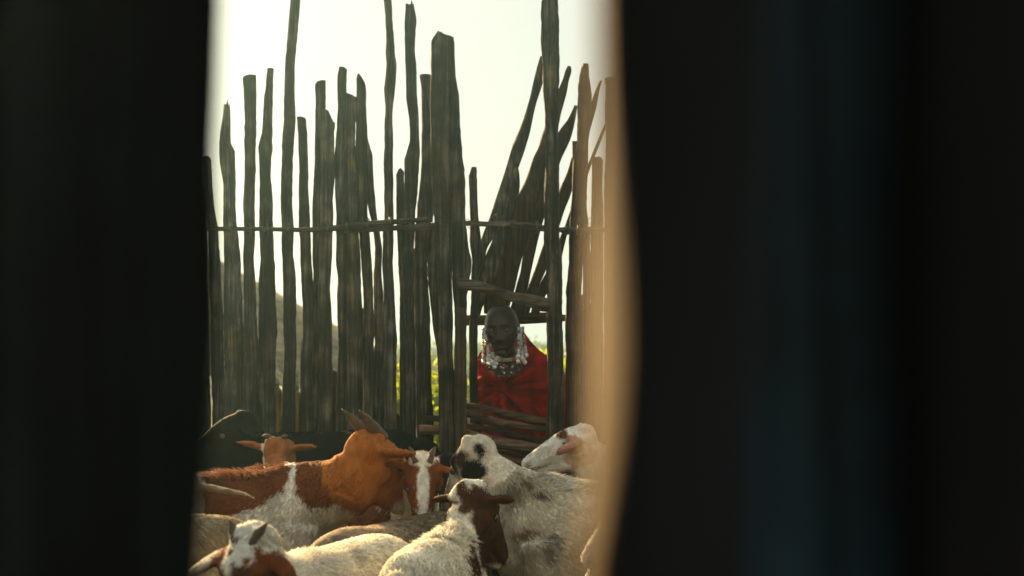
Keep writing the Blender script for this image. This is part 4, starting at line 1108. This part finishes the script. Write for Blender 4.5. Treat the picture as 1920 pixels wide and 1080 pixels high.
    for sg in (-1, 1):
        c = HL(.030 * sg, .0655, .0035)
        V, Fc = ball(c, .0115, 10, 14)
        link("eye", mesh_np("eye", V, Fc), simple("eye", (.16, .13, .11), .15, .5), root, tuple(c))
        for dz, nm in ((.0060, 'u'), (-.0066, 'l')):
            pts = [HL((.030 + t * .0165) * sg, .0775 - .006 * t * t, .0035 + dz * (1 - .75 * t * t)) for t in (-1, -.5, 0, .5, 1)]
            V, Fc = tube(pts, [.001, .0028, .0034, .0028, .001], n=14, seg=8, up=tuple(u))
            link("eyelid", mesh_np("eyelid", V, Fc), m, root, tuple(pts[2]))
    # ---- shawl
    rings = np.array([(612, 968, 44, 6.12, .060), (640, 966, 54, 6.12, .075), (656, 966, 64, 6.13, .10), (672, 968, 74, 6.16, .14), (690, 971, 80, 6.19, .175), (715, 975, 85, 6.22, .205), (745, 976, 87, 6.24, .225), (775, 976, 87, 6.27, .25),
                      (850, 977, 86, 6.33, .29), (950, 980, 84, 6.38, .30), (1050, 982, 80, 6.42, .30), (1095, 982, 79, 6.42, .30)], float)
    nt, nr = 160, 90
    th = np.linspace(0, 2 * np.pi, nt, endpoint=False)
    cs, sn = np.cos(th), np.sin(th)            # sn = -1 faces the camera
    front = np.clip(-sn, 0, 1)
    pxth = 970 + 80 * cs
    top = 650 - 0 * front
    bk = np.interp(pxth, [886, 893, 902, 911, 925, 975, 988, 1005, 1027, 1045, 1058], [705, 668, 640, 622, 614, 612, 620, 636, 661, 682, 705])
    top = np.where(sn > 0, bk, np.interp(pxth, [886, 898, 910, 922, 934, 946, 962, 978, 992, 1010, 1030, 1058], [690, 676, 674, 684, 697, 698, 688, 672, 652, 648, 664, 705]))
    top = np.maximum(top, bk)
    r = np.random.default_rng(3); V = []
    kx, ky = 938, 727
    for j in range(nr):
        t = (j / (nr - 1)) ** 1.25
        py = top * (1 - t) + 1095 * t
        cxp = np.interp(py, rings[:, 0], rings[:, 1]); hw = np.interp(py, rings[:, 0], rings[:, 2]); cy = np.interp(py, rings[:, 0], rings[:, 3]); b = np.interp(py, rings[:, 0], rings[:, 4])
        e = 2.3
        ccx = np.sign(cs) * np.abs(cs) ** (2 / e); ssn = np.sign(sn) * np.abs(sn) ** (2 / e)
        px_ = cxp + hw * ccx; Yv = cy + b * ssn
        dx, dy = px_ - kx, py - ky
        ds = np.hypot(dx, dy * 1.1); phi = np.arctan2(dy, dx)
        fold = (np.sin(phi * 11 + .8 * np.sin(phi * 3 + 1) + ds * .012) + .5 * np.sin(phi * 23 + 2)) * .040 * np.exp(-((ds - 44) / 48) ** 2) * front
        hang = (np.sin(th * 13 + 1.3 * np.sin(py * .01)) + .6 * np.sin(th * 29 + py * .006)) * .014 * np.clip((py - 690) / 90, 0, 1)
        big = .010 * np.sin(th * 5 + py * .03)
        knot = .026 * np.exp(-(ds / 9.0) ** 2) * front - .010 * np.exp(-((ds - 14) / 6.0) ** 2) * front
        out = fold + hang + big * .6
        X = (px_ - 960) * Yv / F + out * cs * .8
        Yo = Yv + out * sn * .9 - knot
        V.append(np.stack([X, Yo, CH - (py - HY) * Yv / F], 1))
    V = np.vstack(V)
    V[:, 2] = np.maximum(V[:, 2], .06)
    Fc = [(j * nt + i, j * nt + (i + 1) % nt, (j + 1) * nt + (i + 1) % nt, (j + 1) * nt + i) for j in range(nr - 1) for i in range(nt)]
    sm = mesh_np("shawl", V, Fc)
    m, n, l, p = mat("red_checked_cloth")
    tc = n.new("ShaderNodeTexCoord"); sx = n.new("ShaderNodeSeparateXYZ"); l.new(tc.outputs["Object"], sx.inputs[0])
    def band(sock, fr_, ph):
        a = n.new("ShaderNodeMath"); a.operation = 'MULTIPLY_ADD'; a.inputs[1].default_value = fr_; a.inputs[2].default_value = ph; l.new(sock, a.inputs[0])
        b = n.new("ShaderNodeMath"); b.operation = 'SINE'; l.new(a.outputs[0], b.inputs[0])
        c = n.new("ShaderNodeMapRange"); c.inputs[1].default_value = .2; c.inputs[2].default_value = .75; l.new(b.outputs[0], c.inputs[0]); return c.outputs[0]
    nz = n.new("ShaderNodeTexNoise"); nz.inputs["Scale"].default_value = 5; l.new(tc.outputs["Object"], nz.inputs["Vector"])
    b1, b2 = band(sx.outputs[0], 66, 0), band(sx.outputs[2], 74, 1)
    ad = n.new("ShaderNodeMath"); ad.operation = 'ADD'; l.new(b1, ad.inputs[0]); l.new(b2, ad.inputs[1])
    rp = ramp(n, [(0.0, (0.56, 0.010, 0.013)), (0.5, (0.42, 0.008, 0.012)), (1.0, (0.26, 0.006, 0.010))]); 
    hv = n.new("ShaderNodeMath"); hv.operation = 'MULTIPLY'; hv.inputs[1].default_value = .5; l.new(ad.outputs[0], hv.inputs[0]); l.new(hv.outputs[0], rp.inputs[0])
    wv = n.new("ShaderNodeTexNoise"); wv.inputs["Scale"].default_value = 300
    l.new(tc.outputs["Object"], wv.inputs["Vector"])
    bp = n.new("ShaderNodeBump"); bp.inputs["Strength"].default_value = .3; bp.inputs["Distance"].default_value = .001; l.new(wv.outputs[0], bp.inputs["Height"]); l.new(bp.outputs[0], p.inputs["Normal"])
    l.new(rp.outputs[0], p.inputs["Base Color"]); p.inputs["Roughness"].default_value = .9; p.inputs["Specular IOR Level"].default_value = .1
    tr = n.new("ShaderNodeBsdfTranslucent"); l.new(rp.outputs[0], tr.inputs[0]); mx = n.new("ShaderNodeMixShader"); mx.inputs[0].default_value = .25
    l.new(p.outputs[0], mx.inputs[1]); l.new(tr.outputs[0], mx.inputs[2]); l.new(mx.outputs[0], n["Material Output"].inputs[0])
    so = link("shawl", sm, m, root, tuple(foot), "red checked shawl knotted on the chest")
    md = so.modifiers.new("thickness", 'SOLIDIFY'); md.thickness = .004
    # ---- collar of dark beaded strings, white bead choker
    mt = simple("tan_beads", (.25, .2, .1), .5, .4); mrd = simple("red_beads", (.5, .03, .03), .35, .5)
    mb = simple("dark_beads", (.035, .030, .016), .5, .4); mb2 = simple("brown_beads", (.05, .022, .012), .5, .4); mb3 = simple("black_beads", (.012, .012, .010), .4, .5)
    mw = simple("white_beads", (.55, .55, .52), .35, .5); mo = simple("orange_beads", (.55, .14, .03), .35, .5)
    mbl = simple("blue_beads", (.05, .07, .45), .3, .5); mrd = simple("red_beads", (.5, .03, .03), .35, .5); mtl = simple("teal_beads", (.05, .22, .22), .35, .5); msl = simple("tin_discs", (.75, .75, .74), .25, .5, metal=.6)
    nc = HL(0, -.030, -.125)
    rr = np.random.default_rng(8)
    def beads(pts, rad):
        out = []
        for c in pts: out.append(ball(c, rad * rr.uniform(.85, 1.15), 4, 6))
        return join(out)
    for k in range(10):
        R0 = .057 + k * .0020; drop = .010 + k * .0066
        pts = []
        for i in range(int(60 + k * 5)):
            a = 2 * math.pi * i / (60 + k * 5)
            fy = -math.sin(a)
            pts.append(nc + np.array([R0 * math.cos(a) * 1.02, R0 * math.sin(a) * .95 - .012 * (k / 10) , -drop * (.35 + .75 * max(0, fy)) + .010 * rr.normal() * .1]))
        V, Fc = beads(pts, .0036)
        link("necklace", mesh_np("necklace", V, Fc), (mb, mb2, mb3)[k % 3], root, tuple(nc), kind="stuff")
        if k > 1:
            V, Fc = beads([p_ + np.array([0, -.003, 0]) for p_ in pts if rr.random() < .13], .0042)
            link("necklace", mesh_np("necklace", V, Fc), (mt, mw, mrd)[k % 3] if k % 3 else mt, root, tuple(nc), kind="stuff")
    pts = []; pto = []
    for row in range(3):
        for i in range(64):
            a = 2 * math.pi * i / 64
            c = nc + np.array([.0565 * math.cos(a), .0565 * math.sin(a), .004 + row * .0052 - .016 * max(0, -math.sin(a))])
            (pto if (-1.05 < (a - 2 * math.pi if a > math.pi else a) < -.35) else pts).append(c)
    V, Fc = beads(pts, .0031); link("choker", mesh_np("choker", V, Fc), mw, root, tuple(nc), kind="stuff")
    V, Fc = beads(pto, .0034); link("choker_end", mesh_np("choker_end", V, Fc), mo, root, tuple(nc), kind="stuff")
    # ---- long earrings
    cols = {"white": mw, "blue": mbl, "orange": mo, "red": mrd, "teal": mtl, "tin": msl}
    for sg, base_px in ((1, 914), (-1, 975)):          # picture left, picture right
        er = empty("earring", tuple(at(base_px, 616, 5.93)), None, None)
        er.parent = root; er.location = Vector(at(base_px, 616, 5.93)) - Vector(foot)
        acc = {}
        for st in range(12):
            x0 = base_px + rr.normal(0, 5.0); dxx = (rr.normal(.0, .10) + (.14 if sg > 0 else .04)); yy = 614 + rr.uniform(0, 4); Yd = 5.90 + rr.normal(0, .012)
            lenp = rr.uniform(52, 74) if sg > 0 else rr.uniform(46, 70)
            while yy < 614 + lenp:
                tq = (yy - 614) / 75
                c = at(x0 + dxx * (yy - 614), yy, Yd)
                if sg > 0: w = [("blue", .34 * (tq < .35)), ("red", .30 * (.35 < tq < .7)), ("teal", .25 * (tq > .6)), ("white", .45), ("tin", .15)]
                else: w = [("blue", .22 * (.1 < tq < .3)), ("orange", .6 * (.32 < tq < .48)), ("white", .55), ("tin", .25), ("teal", .12)]
                pr = np.array([v for _, v in w]); kx_ = w[rr.choice(len(w), p=pr / pr.sum())][0]
                acc.setdefault(kx_, []).append((c, .0042 + .0024 * rr.random()))
                yy += rr.uniform(3.0, 4.8)
            c = at(x0 + dxx * (yy - 614), yy + 1, Yd)
            acc.setdefault("tin", []).append((c, .0092))
        for kx_, lst in acc.items():
            V, Fc = join([ball(c, rd_, 5, 8) if rd_ < .0085 else ball(c, (rd_, rd_ * .35, rd_), 6, 10) for c, rd_ in lst])
            link(kx_ + "_beads", mesh_np("beads", V, Fc), cols[kx_], er, tuple(at(base_px, 616, 5.93)), kind="stuff")


person()

# ------------------------------------------------------------------ near boards the picture is taken through
def near_plank(edge, Y, th, material, parent, other, back=None, zr=(-0.05, 2.7), label=None, seed=0, n=420, name="post"):
    """upright board beside the lens; edge = (row, front column), back = (row, far-corner column)"""
    r = np.random.default_rng(seed)
    e = np.array(edge, float)
    z = np.linspace(zr[1], zr[0], n)
    py = HY + (CH - z) * F / Y
    ef = np.interp(py, e[:, 0], e[:, 1])
    jit = cr(r.normal(0, 1, (n // 8, 1)), n)[:, 0] * 0.0007
    xf = (ef - 960) * Y / F + jit
    if back is None:
        xb = xf * (1 + 0.0)
    else:
        b = np.array(back, float)
        pyb = HY + (CH - z) * F / (Y + th)
        xb = (np.interp(pyb, b[:, 0], b[:, 1]) - 960) * (Y + th) / F + jit
    V = []
    cr_ = 0.0012
    sgn = 1 if other > xf.mean() else -1
    for i in range(n):
        V += [(other, Y, z[i]), (xf[i] + sgn * cr_ , Y, z[i]), (xf[i] + sgn * cr_ * .2, Y + cr_ * .4, z[i]), (xf[i], Y + cr_, z[i]),
              (xf[i] * .5 + xb[i] * .5 - sgn * .001, Y + th * .5, z[i]), (xb[i], Y + th - cr_, z[i]), (xb[i] + sgn * cr_, Y + th, z[i]), (other, Y + th, z[i])]
    seg = 8
    Fc = []
    for i in range(n - 1):
        for k in range(seg):
            k2 = (k + 1) % seg
            Fc.append((i * seg + k, i * seg + k2, (i + 1) * seg + k2, (i + 1) * seg + k))
    Fc.append(tuple(range(seg))[::-1]); Fc.append(tuple((n - 1) * seg + k for k in range(seg)))
    me = mesh_np(name, np.array(V), Fc)
    ob = link(name, me, material, parent, ((xf.mean() + other) / 2, Y, 0), label)
    return ob


near = empty("board_fence", (0.0, 0.4, 0), "out of focus boards right in front of the lens, coloured black with their shade, framing the gap", "fence")
near_plank([(-400, 418), (0, 414), (200, 406), (300, 402), (420, 406), (500, 406), (700, 394), (900, 384), (1080, 378), (2500, 340)], 0.50, 0.05, M_near, near, -0.22, back=[(-400, 395), (0, 386), (300, 378), (500, 374), (700, 366), (900, 358), (1080, 352), (2500, 320)], label="dark board left of the gap", seed=1)
o = near_plank([(-700, 1130), (0, 1138), (150, 1143), (300, 1154), (500, 1162), (650, 1160), (800, 1147), (950, 1126), (1080, 1104), (2500, 1070)], 0.26, 0.10, M_near2, near, 0.045,
               back=[(-700, 1124), (0, 1128), (300, 1126), (500, 1112), (700, 1104), (900, 1096), (1080, 1086), (2500, 1060)], label="shade-black board right of the gap with sunlight coloured into its pale edge", seed=2)
o.data.materials.append(M_sunlit)
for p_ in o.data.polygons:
    if p_.normal.x < -0.6: p_.material_index = 1  # side facing the gap takes the sunlit colour, the rest stays shade-black
near_plank([(-700, 1300), (2500, 1304)], 0.41, 0.03, M_near3, near, 0.122, label="board set back behind the black ones, coloured with a blue grey sheen", seed=3)
near_plank([(-700, 1735), (2500, 1745)], 0.37, 0.03, M_near2, near, 0.18, label="black board at the right end", seed=4)
rb = np.random.default_rng(77)
for side in (-1, 1):                      # unseen run of the fence, added on both sides to block sky light
    x = .225 if side < 0 else .19
    while x < 6.0:
        w = rb.uniform(.10, .19); yy = .47 + rb.uniform(-.02, .02); h = rb.uniform(1.9, 2.3)
        a, b = side * x, side * (x + w)
        V, Fc = tube([((a + b) / 2, yy, -.05), ((a + b) / 2 + rb.normal(0, .01), yy, h * .5), ((a + b) / 2 + rb.normal(0, .015), yy, h)], [w / 2, w / 2 * .97, w / 2 * .93], [.02, .02, .018], up=(0, 1, 0), n=24, seg=12, ridge=.05, rs=rb)
        link("post", mesh_np("post", V, Fc), M_near, near, ((a + b) / 2, yy, 0))
        x += w + rb.uniform(.004, .02)
